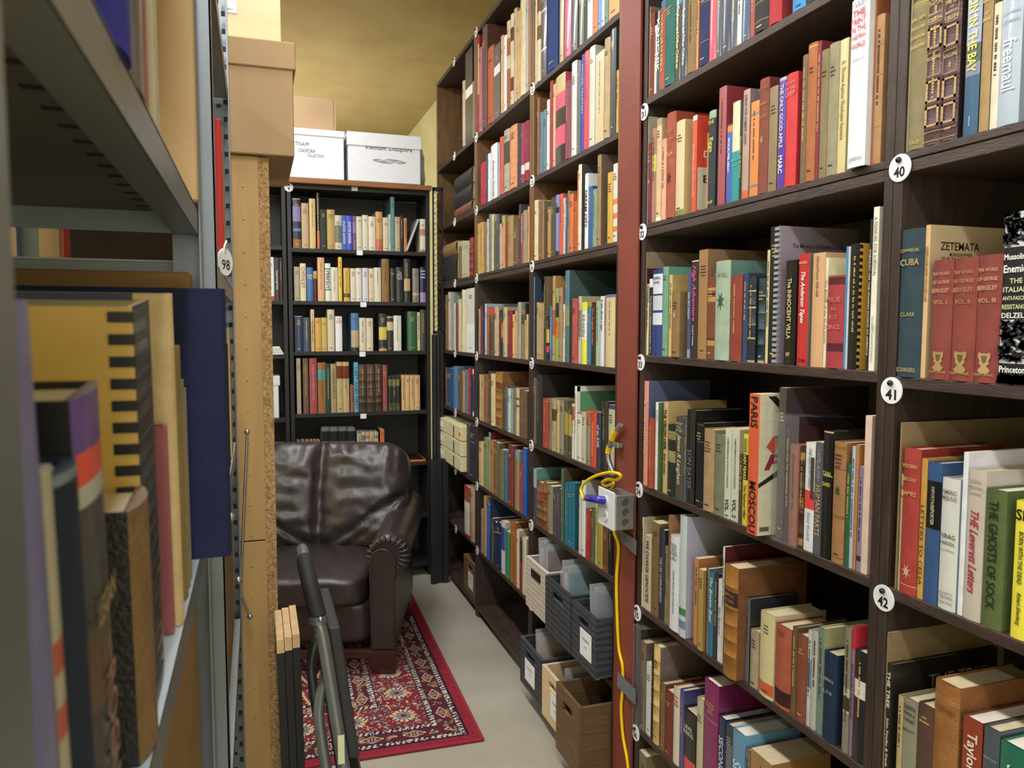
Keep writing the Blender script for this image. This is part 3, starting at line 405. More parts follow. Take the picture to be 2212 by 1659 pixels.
# ---- distant bays of the brown shelving ----
row(cP,'X',XS,2.45,2.93,'shelf above tag 6',[(350,378,900,'b8a888'),(380,455,592,'2c3238',{'k':'s','b':[(.4,.5,'#e4e6ec')],'nomark':1}),(457,478,900,'8c7058')],B1)
row(cP,'X',XS,2.45,2.93,'shelf above tag 14',[(500,529,410,'a02c38',{'k':'j','b':[(.09,.6,'#c89878')]}),(532,562,540,'a86a74'),(566,618,255,'6c4a48',{'c':'#5c3830'}),(624,688,555,'b05830'),(690,756,525,'50545c',{'b':[(.28,.4,'#e0e2e8')],'k':'s'}),(766,798,415,'c8a07c'),(800,828,408,'e4e4e4',{'k':'j'}),(832,868,260,'c8b090',{'b':[(.2,.4,'#98583c'),(.55,1,'#98583c')]}),(872,906,180,'c8bc98',{'b':[(.15,.3,'#6c3028'),(.7,.85,'#6c3028')]}),(908,940,120,'b0a48c'),(942,974,150,'c89a60'),(977,1036,10,'d0c498'),(1038,1062,-20,'a8a0b0',{'k':'j'}),(1064,1084,-40,'9c6c4c')],B2)
row(cP,'X',XS,2.45,2.93,'shelf above tag 22',[(1122,1158,-60,'c8b490'),(1161,1200,-90,'d0c0a0',{'b':[(.1,.25,'#7c5038'),(.4,.55,'#7c5038')]}),(1202,1262,-170,'3c4048',{'k':'j','b':[(.3,.32,'#c8c8b8'),(.7,.72,'#c8c8b8')]}),(1270,1388,-300,'1f3c78'),(1402,1448,-260,'b09860',{'k':'j'}),(1458,1528,-330,'c8487c',{'k':'j'}),(1532,1600,-340,'3c4848',{'k':'j'}),(1612,1668,-400,'50502c',{'b':[(.3,.5,'#a08c48')],'k':'j'}),(1670,1704,-410,'2c4838',{'k':'j'}),(1706,1764,-420,'c8d4e0',{'k':'j'}),(1768,1818,-450,'e87c48',{'k':'j'}),(1822,1858,-470,'6c9ce0',{'k':'j'}),(1860,1894,-500,'c4c4d0',{'k':'j'}),(1896,1934,-520,'6c9080'),(1940,2056,-560,'d0a068',{'k':'j'})],B3)
row(cP,'X',XS,2.095,2.42,'shelf above tag 23',[(1160,1184,1080,'8a5c3c'),(1188,1224,1240,'5c7890'),(1226,1260,1210,'60808c',{'k':'j'}),(1264,1294,1100,'d8dce0',{'k':'j'}),(1297,1330,900,'a03c40'),(1332,1358,930,'d8a888',{'k':'j'}),(1360,1464,862,'d84c74',{'k':'j','b':[(.0,.2,'#c8b078'),(.38,.58,'#2c2428'),(.8,1,'#2c2428')],'nomark':1}),(1468,1528,910,'8c4c58'),(1532,1588,690,'d0d8dc',{'k':'j'}),(1592,1634,690,'586874',{'k':'j'}),(1640,1668,560,'4c4cb8',{'k':'j','T':[('MICHAEL FEINSTEIN','#d0d0f0','v',.1,.6)]}),(1670,1722,490,'e0404c',{'k':'j'}),(1724,1786,450,'c8ccc8',{'k':'j'}),(1790,1884,610,'d0c098',{'k':'s'}),(1888,1950,450,'b8a078'),(1955,2014,200,'3c444c',{'k':'j'}),(2018,2054,780,'c89830')],B3)
row(cQ,'X',XS,2.095,2.42,'shelf above tag 15',[(545,602,335,'b02c40'),(604,622,240,'3c4458'),(624,654,225,'d8e0e8',{'k':'j'}),(657,726,140,'dfe4ec',{'k':'j','T':[('Benjamin Disraeli','#606878','v',.3,.95)]}),(728,752,120,'9ca4b8',{'k':'j'}),(756,796,50,'c85c50'),(800,860,-20,'a8a490',{'b':[(.2,.55,'#4c4840')]}),(864,942,-58,'d8905c'),(945,984,-90,'3c4450'),(986,1022,-100,'98304c',{'b':[(.7,.85,'#d8c8c8')]}),(1026,1074,-120,'8c2c48',{'b':[(.7,.82,'#d8c8c8')]})],B2)
row(cQ,'X',XS,1.765,2.06,'shelf above tag 8',[(306,338,1225,'7c6040'),(342,366,1165,'a8a890'),(368,392,1165,'a8a890'),(394,420,1165,'a8a890'),(424,468,1135,'8c3034',{'k':'l','ribs':[.2,.4,.6,.8]})],B1)
row(cQ,'X',XS,1.765,2.06,'shelf above tag 16',[(500,537,985,'b8964c'),(539,580,970,'b8964c'),(582,611,965,'8c6c4c'),(614,634,930,'b8b8b0'),(636,660,875,'6c8484',{'k':'j'}),(662,688,880,'c8b898',{'k':'j'}),(690,718,960,'5c5448'),(720,750,880,'50585c',{'k':'j'}),(752,776,980,'c8a098',{'k':'j'}),(778,810,895,'b09858'),(812,832,970,'9c2c34'),(838,900,905,'a08458'),(902,958,1020,'6c5438'),(962,984,770,'40444c'),(986,1004,860,'a8484c',{'k':'j','T':[('MINE OFFENDER','#e8d8d0','v',.05,.6)]}),(1007,1054,840,'9c8c70'),(1057,1074,790,'c8985c')],B2)
row(cQ,'X',XS,1.765,2.06,'shelf above tag 24',[(1130,1170,730,'d8c898',{'c':'#c8b888'}),(1178,1206,735,'7c5c40'),(1208,1234,735,'8c7054'),(1272,1308,800,'b08850',{'b':[(0,.05,'#2c8060')]}),(1312,1356,700,'54503c'),(1360,1397,670,'8088c8',{'k':'j','b':[(.2,.3,'#2c2c38'),(.93,1,'#2c2c38')]}),(1400,1442,660,'d85c48',{'k':'j'}),(1444,1464,700,'d0ccb8',{'k':'j'}),(1466,1488,710,'3c5c90',{'k':'j'}),(1490,1506,620,'84806c'),(1508,1552,660,'e0702c',{'k':'j'}),(1554,1592,740,'a8582c'),(1594,1604,400,'d86038',{'k':'j'}),(1606,1642,240,'e0d8bc',{'c':'#48404c'}),(1676,1712,440,'e8eaee',{'k':'j','c':'#dfe2ea','T':[('DREAM CITY','#181818','v',.22,.72)],'art':'D'}),(1714,1760,580,'2c64a0',{'k':'j'}),(1762,1808,610,'7c9c8c'),(1812,1854,135,'9c8050',{'c':'#6c5c4c'}),(1922,1978,430,'d8a828',{'k':'j'}),(1982,2032,335,'d8d4cc',{'k':'j','b':[(.45,.52,'#e08040'),(.63,.7,'#e08040'),(.8,.87,'#e08040')]})],B3)
row(cR,'X',XS,1.368,1.71,'shelf above tag 9',[(165,188,390,'7c6444'),(192,224,360,'c8b4a8',{'k':'j'}),(226,254,370,'8ca0a0',{'k':'j'}),(256,274,480,'d8d8d8',{'k':'s'}),(276,298,480,'7c4034'),(302,338,440,'c8bc9c'),(345,366,335,'d8cca8'),(368,384,335,'d8cca8'),(388,484,325,'dcdcd4',{'k':'s','c':'#dcdcd4','b':[(.55,1,'#eef0f4')],'nn':'white document case with paper labels'})],B1)
row(cR,'X',XS,1.368,1.71,'shelf above tag 17',[(524,542,540,'a88c78'),(544,566,505,'6c3438'),(568,588,570,'2c3060',{'k':'j'}),(591,610,485,'a8c0d8',{'k':'j'}),(612,634,525,'a85c40'),(636,660,530,'4c3c34',{'b':[(0,.15,'#c04028')]}),(662,690,530,'5c4c40',{'b':[(0,.15,'#c04028')]}),(694,742,520,'b8a888'),(745,765,560,'5c2c44'),(768,782,545,'28242c',{'k':'j','b':[(.3,.6,'#e07030')]}),(784,796,540,'4c9458',{'k':'j','b':[(.25,.7,'#d8b840')]}),(799,834,525,'c0a888'),(838,888,560,'842c2c'),(891,918,600,'e8a868',{'k':'j'}),(920,944,560,'b89c74'),(948,984,470,'9ca494',{'k':'j'}),(990,1020,550,'8c7448',{'b':[(.1,.3,'#5c4c30')]}),(1024,1040,480,'2c2824',{'k':'j','b':[(.3,1,'#c0a080')]}),(1042,1056,600,'d8b898')],B2)
row(cR,'X',XS,1.375,1.71,'shelf above tag 25',[(1082,1122,205,'dfe2e8',{'k':'j','c':'#2c4460','T':[('HELLION','#202838','v',.2,.76)],'art':'H'}),(1154,1184,470,'b09868'),(1186,1206,480,'b8a070'),(1208,1230,480,'a88c60'),(1232,1254,190,'3c4424',{'c':'#7c6448'}),(1258,1290,620,'2c2824',{'k':'j','b':[(.3,.6,'#c8b830'),(.68,.82,'#e02868')]}),(1296,1322,510,'3c78b0',{'k':'j','T':[('The Trumpeter','#d8e8f0','v',.2,.8)]}),(1326,1354,185,'c09850',{'k':'j','b':[(.4,.7,'#b05828')]}),(1358,1392,320,'8cb060',{'k':'j','b':[(.2,.4,'#2c2824'),(.45,.68,'#d86830')]}),(1396,1436,310,'a8845c'),(1440,1458,490,'d0d4cc',{'k':'j'}),(1462,1508,90,'50706c',{'k':'j','b':[(0,.38,'#4c80a0'),(.38,.6,'#8c9060')]}),(1538,1598,430,'b8504c'),(1606,1640,405,'c0b898',{'k':'j','b':[(.2,.6,'#8c846c')]}),(1644,1698,470,'e8e820',{'k':'j','b':[(.14,.6,'#e4e6e8')],'T':[('KRAKEN','#8c8c90','v',.2,.55)]}),(1702,1744,520,'3c78a0',{'k':'j'}),(1748,1790,470,'2c2624',{'k':'j','T':[('The English Auden','#e06838','v',.08,.68)]}),(1796,1840,455,'9cb8a0',{'k':'j'}),(1844,1886,405,'dcdce8',{'k':'j','T':[('A tale about a tiger','#484c60','v',.04,.5)]}),(1890,1904,395,'a88880',{'k':'j'}),(1906,2004,390,'d8c08c',{'k':'j','b':[(0,.04,'#5c70b0')]})],B3)
row(cS,'X',XS,1.04,1.34,'shelf above tag 10',[(166,178,120,'7c5c34'),(180,244,120,'2c5080',{'c':'#28487a'}),(247,298,105,'4c80b8'),(302,344,150,'6c5038'),(348,376,160,'a08c64'),(380,408,140,'5c7490'),(411,432,125,'b02c34'),(434,456,210,'28304c'),(458,470,140,'c8ccd8',{'b':[(.1,.9,'#2c3060')]}),(472,488,130,'242458')],B1)
row(cS,'X',XS,1.035,1.34,'shelf above tag 18',[(532,556,195,'b8a070'),(558,580,200,'a89468'),(582,630,190,'8c5844'),(633,654,160,'4c4c3c'),(657,704,185,'d4c090'),(708,780,165,'a06c28',{'k':'l','c':'#8a5a24','ribs':[.18,.32,.48,.64,.8],'b':[(.2,.3,'#7c4420')]}),(792,812,325,'484c50'),(814,836,325,'5c6468'),(839,874,345,'b8c8c8',{'k':'j'}),(876,900,350,'7c9c9c'),(904,926,340,'847050'),(930,964,340,'c8b890',{'b':[(.2,.25,'#7c5c34'),(.35,.4,'#7c5c34')]}),(968,1050,360,'6c5440')],B2)
row(cS,'X',XS,1.034,1.34,'shelf above tag 26',[(1092,1150,225,'6c6054'),(1156,1212,195,'34302e'),(1220,1284,450,'a8442c',{'b':[(.05,.06,'#d87c50')]}),(1288,1316,450,'84785c'),(1318,1368,450,'a89c80',{'b':[(.2,.42,'#6c3428')]}),(1372,1402,470,'c0ac6c'),(1405,1448,470,'948c78',{'k':'j'}),(1452,1494,490,'5c5434',{'k':'j','b':[(.2,.6,'#a89838')]}),(1498,1534,510,'4c4c40',{'k':'j','b':[(.2,.6,'#b0a038')]}),(1537,1560,510,'e0d8d0',{'k':'j','b':[(.05,.3,'#c84838')]}),(1564,1590,320,'e4e4dc',{'k':'j','c':'#5c9c74','art':'GRN'}),(1594,1642,600,'dcd8d0',{'k':'j','b':[(0,.03,'#c84838')]}),(1645,1688,600,'c8bc9c',{'k':'j'}),(1692,1738,610,'8c8880',{'k':'j','b':[(0,.1,'#d84838'),(.16,.18,'#d84838'),(.2,.22,'#d84838')]}),(1742,1802,600,'d84024',{'k':'j','T':[('THE VANISHING DIARY','#e8c030','v',.18,.82)]}),(1806,1850,620,'2c3c60',{'k':'j','T':[('of an AXE','#e0e0e8','v',.2,.6)]}),(1856,1926,480,'2c2a28',{'k':'j'}),(1932,2000,520,'c8c0a8',{'k':'j','b':[(0,.06,'#384468')]})],B3)
row(cS,'X',XS,.71,1.0,'shelf above tag 11',[(395,430,740,'4c4838'),(433,494,740,'24304c',{'b':[(.3,.31,'#a09058'),(.15,.16,'#a09058')]})],B1)
row(cS,'X',XS,.708,1.0,'shelf above tag 19',[(525,578,920,'c8ac7c'),(582,632,875,'7c8c60'),(635,654,800,'7c9c84',{'c':'#5c1c28'}),(657,686,905,'b8682c'),(690,746,920,'6c6048'),(750,800,1000,'6c7048'),(805,840,1020,'3c6c9c',{'k':'j'}),(845,906,950,'7c3434'),(915,965,1010,'a08860',{'k':'j','b':[(0,.14,'#7c9cb0')]}),(970,1000,1170,'a03c38',{'k':'j'}),(1004,1044,970,'0c64d0',{'k':'s'})],B2)
row(cT,'X',XS,.709,1.0,'shelf above tag 27',[(950,1004,135,'3c4460',{'k':'j','c':'#5c9090','b':[(0,.35,'#88b0b8')]}),(1010,1072,280,'7c5030',{'k':'l','ribs':[.2,.4,.6,.8],'b':[(.22,.38,'#9c3828')]}),(1076,1118,290,'84583a',{'k':'l','ribs':[.2,.4,.6,.8],'b':[(.22,.38,'#7c3020')]}),(1120,1176,320,'8c8464'),(1182,1216,345,'504858'),(1218,1256,350,'4c4454'),(1260,1290,150,'3c6c54',{'c':'#5c4c3c'}),(1300,1334,290,'14708c',{'c':'#106078'}),(1336,1370,290,'14708c',{'c':'#106078'}),(1372,1404,290,'14708c',{'c':'#106078'}),(1445,1470,420,'d0c8b0'),(1473,1516,275,'e0e4ea',{'k':'j'}),(1520,1568,570,'a82c24'),(1573,1614,570,'645c50'),(1617,1636,500,'a0c860',{'k':'s'}),(1639,1696,500,'b8983c',{'k':'j'}),(1702,1752,750,'6c4c30',{'k':'l'}),(1757,1796,720,'1c1c1e')],B3)
row(cT,'X',XS,.375,.67,'shelf above tag 12',[(256,312,320,'b02c30',{'b':[(.15,.3,'#8c5838'),(.3,.95,'#e0d8cc')],'nn':'red binder with tall paper spine label'}),(318,368,275,'b8a078')],B1)
row(cT,'X',XS,.365,.67,'shelf above tag 20',[(430,454,570,'8c8474'),(458,488,415,'a88858'),(491,520,515,'2c58b8'),(522,534,440,'142c54',{'c':'#142c54'}),(537,556,660,'5c5440'),(559,596,695,'1c3058',{'b':[(.2,.22,'#a09058')]}),(600,634,700,'1c2c50',{'b':[(.2,.22,'#a09058')]}),(638,676,690,'c8ccd8',{'k':'j','b':[(.1,.55,'#3450a0')]}),(680,728,790,'3c8c68',{'k':'j'}),(735,762,700,'a05c20'),(765,794,700,'98561e'),(797,826,780,'ccc4ac',{'k':'j'}),(830,854,870,'8c2428',{'k':'j','b':[(.05,.45,'#242428')]}),(857,898,860,'d4cdb8',{'k':'j'})],B2)

# ---------- choose the 300 books that show largest; the rest become one piece of stuff ----------
ROWS.sort(key=lambda b:-b['area'])
NBIG=300
for k,b in enumerate(ROWS): b['big']=k<NBIG
def titles(o):
    t=[x[0] for x in o.get('T',[])]
    if 'cell' in o: return ''
    s=' '.join(t);return s
def desc(b):
    o=b['o']
    if 'nn' in o: return o['nn']
    s=titles(o);c=cname(b['col'])
    if s:
        ws=s.split()
        if len(ws)>5: s=' '.join(ws[:5])
        return c+' book reading '+s
    ad=''
    if b['w']>.045: ad='thick '
    elif b['w']<.013: ad='thin '
    if b['h']>.265: ad='tall '+ad
    elif b['h']<.175: ad='short '+ad
    bd=o.get('b')
    ex=''
    if o.get('ribs'): ex=' with raised bands'
    elif bd:
        bc=max(bd,key=lambda q:q[1]-q[0])
        if bc[1]-bc[0]>.05: ex=' with %s band'%cname(bc[2])
    k={'c':'clothbound book','j':'jacketed book','l':'leather book','s':'softcover book'}[o.get('k','c')]
    return ad+c+' '+k+ex
WH={}
for k,s in enumerate(['second','third','fourth','fifth','sixth','seventh','eighth']):
    pass
ORD=['top','second','third','fourth','fifth','sixth','seventh','eighth']
for k in range(6): WH['shelf above tag %d'%(31+k)]=ORD[k]+' shelf right of red post'
WH['shelf below tag 36']='lowest shelf right of red post'
for k in range(3): WH['shelf above tag %d'%(40+k)]=ORD[k]+' shelf of nearest bay'
WH['shelf below tag 42']='fourth shelf of nearest bay'
for k in range(7):
    WH['shelf above tag %d'%(22+k)]=ORD[k]+' shelf left of red post'
    WH['shelf above tag %d'%(14+k)]=ORD[k]+' shelf of middle bay'
    WH['shelf above tag %d'%(6+k)]=ORD[k]+' shelf of farthest bay'
for b in ROWS: b['where']=WH.get(b['where'],b['where'])
def label_books():
    big=[b for b in ROWS if b['big']]
    from collections import Counter
    def wc(s): return len(s.split())
    def nb(x):
        o=x['o'];s=titles(o)
        if s: return 'one reading '+' '.join(s.split()[:2])
        return cname(x['col'])+' one'
    stage=[lambda b:desc(b)+', '+b['where'],
           lambda b:desc(b)+(' left of '+nb(b['Rn']) if b['Rn'] else ' at right end')+', '+b['where'],
           lambda b:desc(b)+(' right of '+nb(b['L']) if b['L'] else ' at left end')+', '+b['where'],
           lambda b:desc(b).replace(' clothbound','').replace(' jacketed','')+', '+('between %s and %s'%(nb(b['L']),nb(b['Rn'])) if b['L'] and b['Rn'] else 'at row end')+', '+b['where'],
           lambda b:'%s book, %s from left, %s'%(cname(b['col']),['first','second','third','fourth','fifth','sixth','seventh','eighth','ninth','tenth','eleventh','twelfth','thirteenth','fourteenth','fifteenth','sixteenth','seventeenth','eighteenth','nineteenth','twentieth','twenty-first','twenty-second','twenty-third','twenty-fourth','twenty-fifth','twenty-sixth','twenty-seventh','twenty-eighth','twenty-ninth','thirtieth','thirty-first'][b['k']],b['where'])]
    allr=ROWS
    lab={id(b):0 for b in big}
    for it in range(5):
        c=Counter(stage[it](b) for b in allr)
        for b in big:
            if lab[id(b)]==it and (c[stage[it](b)]>1 or wc(stage[it](b))>16): lab[id(b)]=it+1
    for b in big: b['label']=stage[min(4,lab[id(b)])](b)
label_books()
def emblem(mb,w,h,f,y,col,kind=''):
    z=h*(1-f);r=w*.3
    if kind=='s':
        mb.face([(w/2+a*r,y,z+b*r) for a,b in ((-.8,1.3),(-.3,1.15),(.3,1.15),(.8,1.3),(.9,.7),(.6,.2),(.75,-.1),(.35,-.45),(.9,-1.0),(.5,-1.45),(-.5,-1.45),(-.9,-1.0),(-.35,-.45),(-.75,-.1),(-.6,.2),(-.9,.7))][::-1],col)
        mb.face([(w/2+a*r,y-.0001,z+b*r) for a,b in ((-.4,.85),(.4,.85),(.35,.2),(0,-.2),(-.35,.2))][::-1],shade(col,.6));return
    for k in range(7):
        a=2*pi*k/7+.3;ca,sa=cos(a),sin(a)
        mb.face([(w/2+ca*r*.2-sa*r*.16,y,z+sa*r*.4+ca*r*.16),(w/2+ca*r*1.0,y,z+sa*r*1.35),(w/2+ca*r*.2+sa*r*.16,y,z+sa*r*.4-ca*r*.16)],col)
    mb.face([(w/2+r*.45*cos(2*pi*k/10),y-.0001,z+r*.6*sin(2*pi*k/10)) for k in range(10)],col)
def art_cover(kind,w,h,d,mats):
    """printing on the near cover (local x = w side, facing +x)"""
    mb=MB();x=w+.0006
    def txt(s,y0,z0,tw,th,col,**k):
        k.setdefault('bold',.01)
        vs,fs,asp=text_mesh(s,**k);mb.raw([(x,y0+(u+.5)*tw,z0+v*th) for u,v in vs],fs,col)
    def poly(p,col,e=0): mb.face([(x+e,a,b) for a,b in p],col)
    if kind=='PM':
        for k in range(1,16): poly([(.002,h*k/16),(d-.004,h*k/16),(d-.004,h*k/16+.0004),(.002,h*k/16+.0004)],'#bcb69c')
        for k in range(1,12): poly([(d*k/12,.004),(d*k/12+.0004,.004),(d*k/12+.0004,h-.004),(d*k/12,h-.004)],'#bcb69c')
        poly([(.02,h*.985),(.04,h*.985),(.105,h*.8),(.085,h*.8)],'#26221e',.0003)
        poly([(.0,h*.34),(.0,h*.37),(.055,h*.47),(.062,h*.44)],'#26221e',.0003)
        poly([(.018,h*.63),(.035,h*.7),(.075,h*.67),(.07,h*.63),(.047,h*.65),(.04,h*.57)],'#c8482c',.0004)
        poly([(.035,h*.7),(.075,h*.72),(.075,h*.67)],'#26221e',.0005)
        txt('P',.014,h*.52,.05,h*.11,'#8c2430',bold=.04,shear=.3);txt('C',.075,h*.72,.05,h*.1,'#3c3c44',bold=.04);txt('P',.08,h*.58,.05,h*.1,'#a82c38',bold=.04)
        txt('Centre',.05,h*.035,.08,h*.04,'#4c4c44')
        poly([(.006,h*.03),(.03,h*.03),(.03,h*.06),(.006,h*.06)],'#5c5850',.0003)
    elif kind=='ZET':
        txt('ZETEMATA',.022,h*.866,.085,.0135,'#2c2418');txt('MONOGRAPHIEN',.042,h*.812,.05,.0062,'#3c3424');txt('ZUR KLASSISCHEN',.024,h*.783,.083,.006,'#3c3424')
    elif kind=='MEM':
        txt('The Memoirs of Kirsten Dorset',.035,h*.86,.135,h*.032,'#3c3444',bold=.01)
    elif kind=='TREE':
        txt('THE TREE',.085,h*.82,.14,h*.1,'#a0988c')
    elif kind=='DE':
        txt('D',.02,h*.6,.02,h*.07,'#e8e4dc');poly([(.003,.004),(.09,.004),(.09,h*.46),(.003,h*.46)],'#cfc6ac');x+=.0004;txt('E',.02,h*.34,.018,h*.08,'#2c2c2c')
    elif kind=='D':
        txt('D',.05,h*.87,.045,h*.13,'#181818',bold=.05)
    elif kind=='H':
        txt('H',.03,h*.9,.07,h*.13,'#101418',bold=.06)
    elif kind=='GRN':
        poly([(0,0),(0,h),(.012,h),(.012,0)],'#e4e4dc');poly([(0,h*.93),(d-.002,h*.93),(d-.002,h),(0,h)],'#e4e4dc')
        p=[(.055+.028*cos(a),h*.55+.04*sin(a)) for a in [pi*k/8 for k in range(9)]]
        for a,b in zip(p,p[1:]): poly([a,b,(b[0],b[1]-.012),(a[0],a[1]-.012)],'#c07838',.0003)
        poly([(.07+.03*cos(2*pi*k/12),h*.42+.016*sin(2*pi*k/12)) for k in range(12)],'#241c18',.0004)
    return mb
def place_book(b,rnd):
    o=b['o'];w,h,d=b['w'],b['h'],b['d'];kind=o.get('k','c')
    if b['plane']=='X': loc=(b['v'],-b['a'],b['z']+.0005);rz=-pi/2
    else: loc=(b['a'],b['v'],b['z']+.0005);rz=0
    name='magazine' if 'magazine' in o.get('nn','') else ('document_case' if 'document' in o.get('nn','') else 'book')
    root=thing(name,b['label'],name.replace('_',' '),loc,rz,'books on the '+b['where'])
    mb=MB();pg=MB()
    bul=gen_book(mb,pg,w,h,d,b['col'],o,rnd);y=-bul-.0007
    if 'em' in o: emblem(mb,w,h,o['em'][1],y,*o['em'][::2])
    if 'str' in o:
        for k in range(5): mb.face([(w*(.08+.2*k),y,0),(w*(.16+.2*k),y,0),(w*(.16+.2*k),y,h),(w*(.08+.2*k),y,h)],o['str'])
    if 'em2' in o: mb.face([(w*.58,y,h*.49),(w*.95,y,h*.49),(w*.95,y,h*.87),(w*.58,y,h*.87)],'#4c3c38')
    if 'cell' in o:
        g='#b8945c';z=lambda f:h*(1-f)
        for a,c in ((.01,.125),(.305,.43),(.615,.745),(.77,.89)):
            for (u0,u1,f0,f1) in ((.06,.94,a,a+.014),(.06,.94,c-.014,c),(.06,.2,a,c),(.8,.94,a,c)):
                mb.face([(w*u0,y,z(f1)),(w*u1,y,z(f1)),(w*u1,y,z(f0)),(w*u0,y,z(f0))],g)
        for f0,f1 in ((.145,.282),(.45,.592)):
            for (u0,u1,a,c) in ((.08,.92,f0,f0+.004),(.08,.92,f1-.004,f1),(.08,.1,f0,f1),(.9,.92,f0,f1)):
                mb.face([(w*u0,y,z(c)),(w*u1,y,z(c)),(w*u1,y,z(a)),(w*u0,y,z(a))],g)
        for f in (.92,.975): mb.face([(0,y,z(f+.004)),(w,y,z(f+.004)),(w,y,z(f)),(0,y,z(f))],g)
    if 'marb' in o:
        for k in range(240):
            f=rnd.choice([rnd.uniform(0,.18),rnd.uniform(.63,.86),rnd.uniform(.95,.99)]);u=rnd.random()*.86+.05;zz=h*(1-f);r=rnd.uniform(.003,.008);a=rnd.random()*6.28
            p=[(w*u+r*cos(a+t)*(1.6 if j%2 else .5),y-.0001,zz+r*sin(a+t)*(1.2 if j%2 else .5)) for j,t in enumerate([0,.9,1.8,2.7,3.6,4.5,5.4])]
            p=[(min(max(q[0],0),w),q[1],min(max(q[2],0),h)) for q in p]
            mb.face(p,rnd.choice(['#2c2c34','#44464e','#1c1c22']))
    m=KM[kind]
    pg.build('page_block',PAPERW if lum(o.get('pc','#d9c9a6'))>.82 else PAPER,root)
    if o.get('T') or 'cell' in o:
        tb=mb;T=list(o.get('T',[]))
        if 'cell' in o:
            g='#c8a870';t=o['cell'];T=[(t[0],g,'h',.155,.18),(t[1],g,'h',.19,.205),(t[2],g,'h',.215,.24),(t[3],g,'h',.248,.272),(t[4],g,'h',.475,.5),(t[5],g,'h',.53,.56)]
        yy=y-.0003
        for s,tc,ori,f0,f1 in T:
            if tc not in ('x',):
                zc=h*(1-(f0+f1)/2);L_=h*(f1-f0)
                sh=.4 if s.split()[0]+s.split()[-1] in ('THELetters','TheTapes','TheBoat','JamesLangham','HighAdventure','BrianDodder','DonaldWestlake','RobertSilverberg') or s.startswith('SELSUN') else 0
                put_text(tb,s,w/2,zc,w*(.82 if ori=='h' else .66),L_,yy,ori,tc,bold=.018,shear=sh)
    if 'art' in o:
        ac=art_cover(o['art'],w,h,d,None);k0=len(mb.v);mb.v+=ac.v
        for f,c,q in zip(ac.f,ac.c,ac.sm): mb.f.append(tuple(i+k0 for i in f));mb.c.append(c);mb.m.append(0);mb.sm.append(q)
    mb.build('cover',m,root)
    if 'comb' in o:
        cb=MB();nt=int(h/.0118)
        for k in range(nt):
            z=h*(k+.5)/nt
            cb.box(w*.55,w+.0012,-.0012,.006,z-.0032,z+.0032,o['comb'])
        cb.build('comb_teeth',mat('comb_plastic',rough=.35,n=.02,attr=True),root)
    return root
rb=random.Random(11)
stuff=MB()
for b in sorted(ROWS,key=lambda b:(b['where'],b['k'])):
    if b['big']: place_book(b,rb)
    else:
        mb=MB();bl_=gen_book(mb,None,b['w'],b['h'],b['d'],b['col'],b['o'],rb)
        for s,tc,ori,f0,f1 in b['o'].get('T',[]):
            zc=b['h']*(1-(f0+f1)/2)
            put_text(mb,s,b['w']/2,zc,b['w']*(.82 if ori=='h' else .62),b['h']*(f1-f0),-bl_-.0007,ori,tc)
        mb.m=[0]*len(mb.m)
        if b['plane']=='X': vs=[(b['v']+p[1],-b['a']-p[0],b['z']+.0005+p[2]) for p in mb.v]
        else: vs=[(b['a']+p[0],b['v']+p[1],b['z']+.0005+p[2]) for p in mb.v]
        n=len(stuff.v);stuff.v+=vs
        for f,c,s in zip(mb.f,mb.c,mb.sm):
            stuff.f.append(tuple(i+n for i in f));stuff.c.append(c);stuff.m.append(0);stuff.sm.append(s)
# clear plastic bag around three old books
def clear_bag(name,lab,xa,xb,ya,crop,z,h,d,x0=1.045):
    y1=onX(crop[0]+crop[2]*xa,ya,XS).y+.004;y0=onX(crop[0]+crop[2]*xb,ya,XS).y
    r=thing(name,lab,'plastic bag',(x0,(y0+y1)/2,z+.0012));w=(y1-y0)/2
    m=MB();m.raw([(0,-w,.0),(0,w,0),(0,w,h),(0,-w,h),(d,-w,h-.01),(d,w,h-.01),(-.012,w+.004,-.001),(-.012,-w-.002,-.001)],[(0,1,2,3),(3,2,5,4)])
    m.build('film',clear('clear_film',.1),r)
clear_bag('clear_bag','clear plastic bag over old books right of the grey slipcase',1300,1500,1000,cH,1.044,.275,.2)
clear_bag('clear_bag','clear plastic wrapper over the first book on the lowest tagged shelf',116,180,1450,cJ,.312,.31,.18)
so=stuff.build('books',mat('book_stuff',rough=.6,n=.12,nscale=35,attr=True,spec=.35))
tag(so,'the many smaller distant books filling the far shelves','books',None,'stuff')
# ---------------- room ----------------
def wpar(o,root):
    o.parent=root;o.matrix_parent_inverse=(Matrix.Translation(root.location)@Matrix.Rotation(root.rotation_euler.z,4,'Z')).inverted();return o
def struct(name,mb,m):
    o=mb.build(name,m);o['kind']='structure';return o
CONC=mat('painted_concrete','#b2ada0',rough=.5,n=.2,nscale=1.7,bump=.06,bscale=25,c2='#989286')
PLAS=mat('ochre_plaster','#b49c66',rough=.9,n=.1,nscale=3,bump=.9,bscale=9,c2='#a68e58')
CREAM=mat('cream_plaster','#e2dba2',rough=.9,n=.1,nscale=4,bump=.8,bscale=9)
m=MB();m.box(-2.6,1.5,-2.6,9,-.1,0);struct('floor',m,CONC)
m=MB();m.box(-2.6,1.5,-2.6,9,3.34,3.44);struct('ceiling',m,PLAS)
m=MB();m.box(1.43,1.53,-2.6,9,0,3.34);struct('wall_right',m,CREAM)
m=MB();m.box(-2.7,-2.6,-2.6,9,0,3.34);struct('wall_left',m,CREAM)
m=MB();m.box(-2.6,1.43,8.9,9,0,3.34);struct('wall_back',m,PLAS)
m=MB();m.box(-2.6,1.43,-2.7,-2.6,0,3.34);struct('wall_front',m,CREAM)
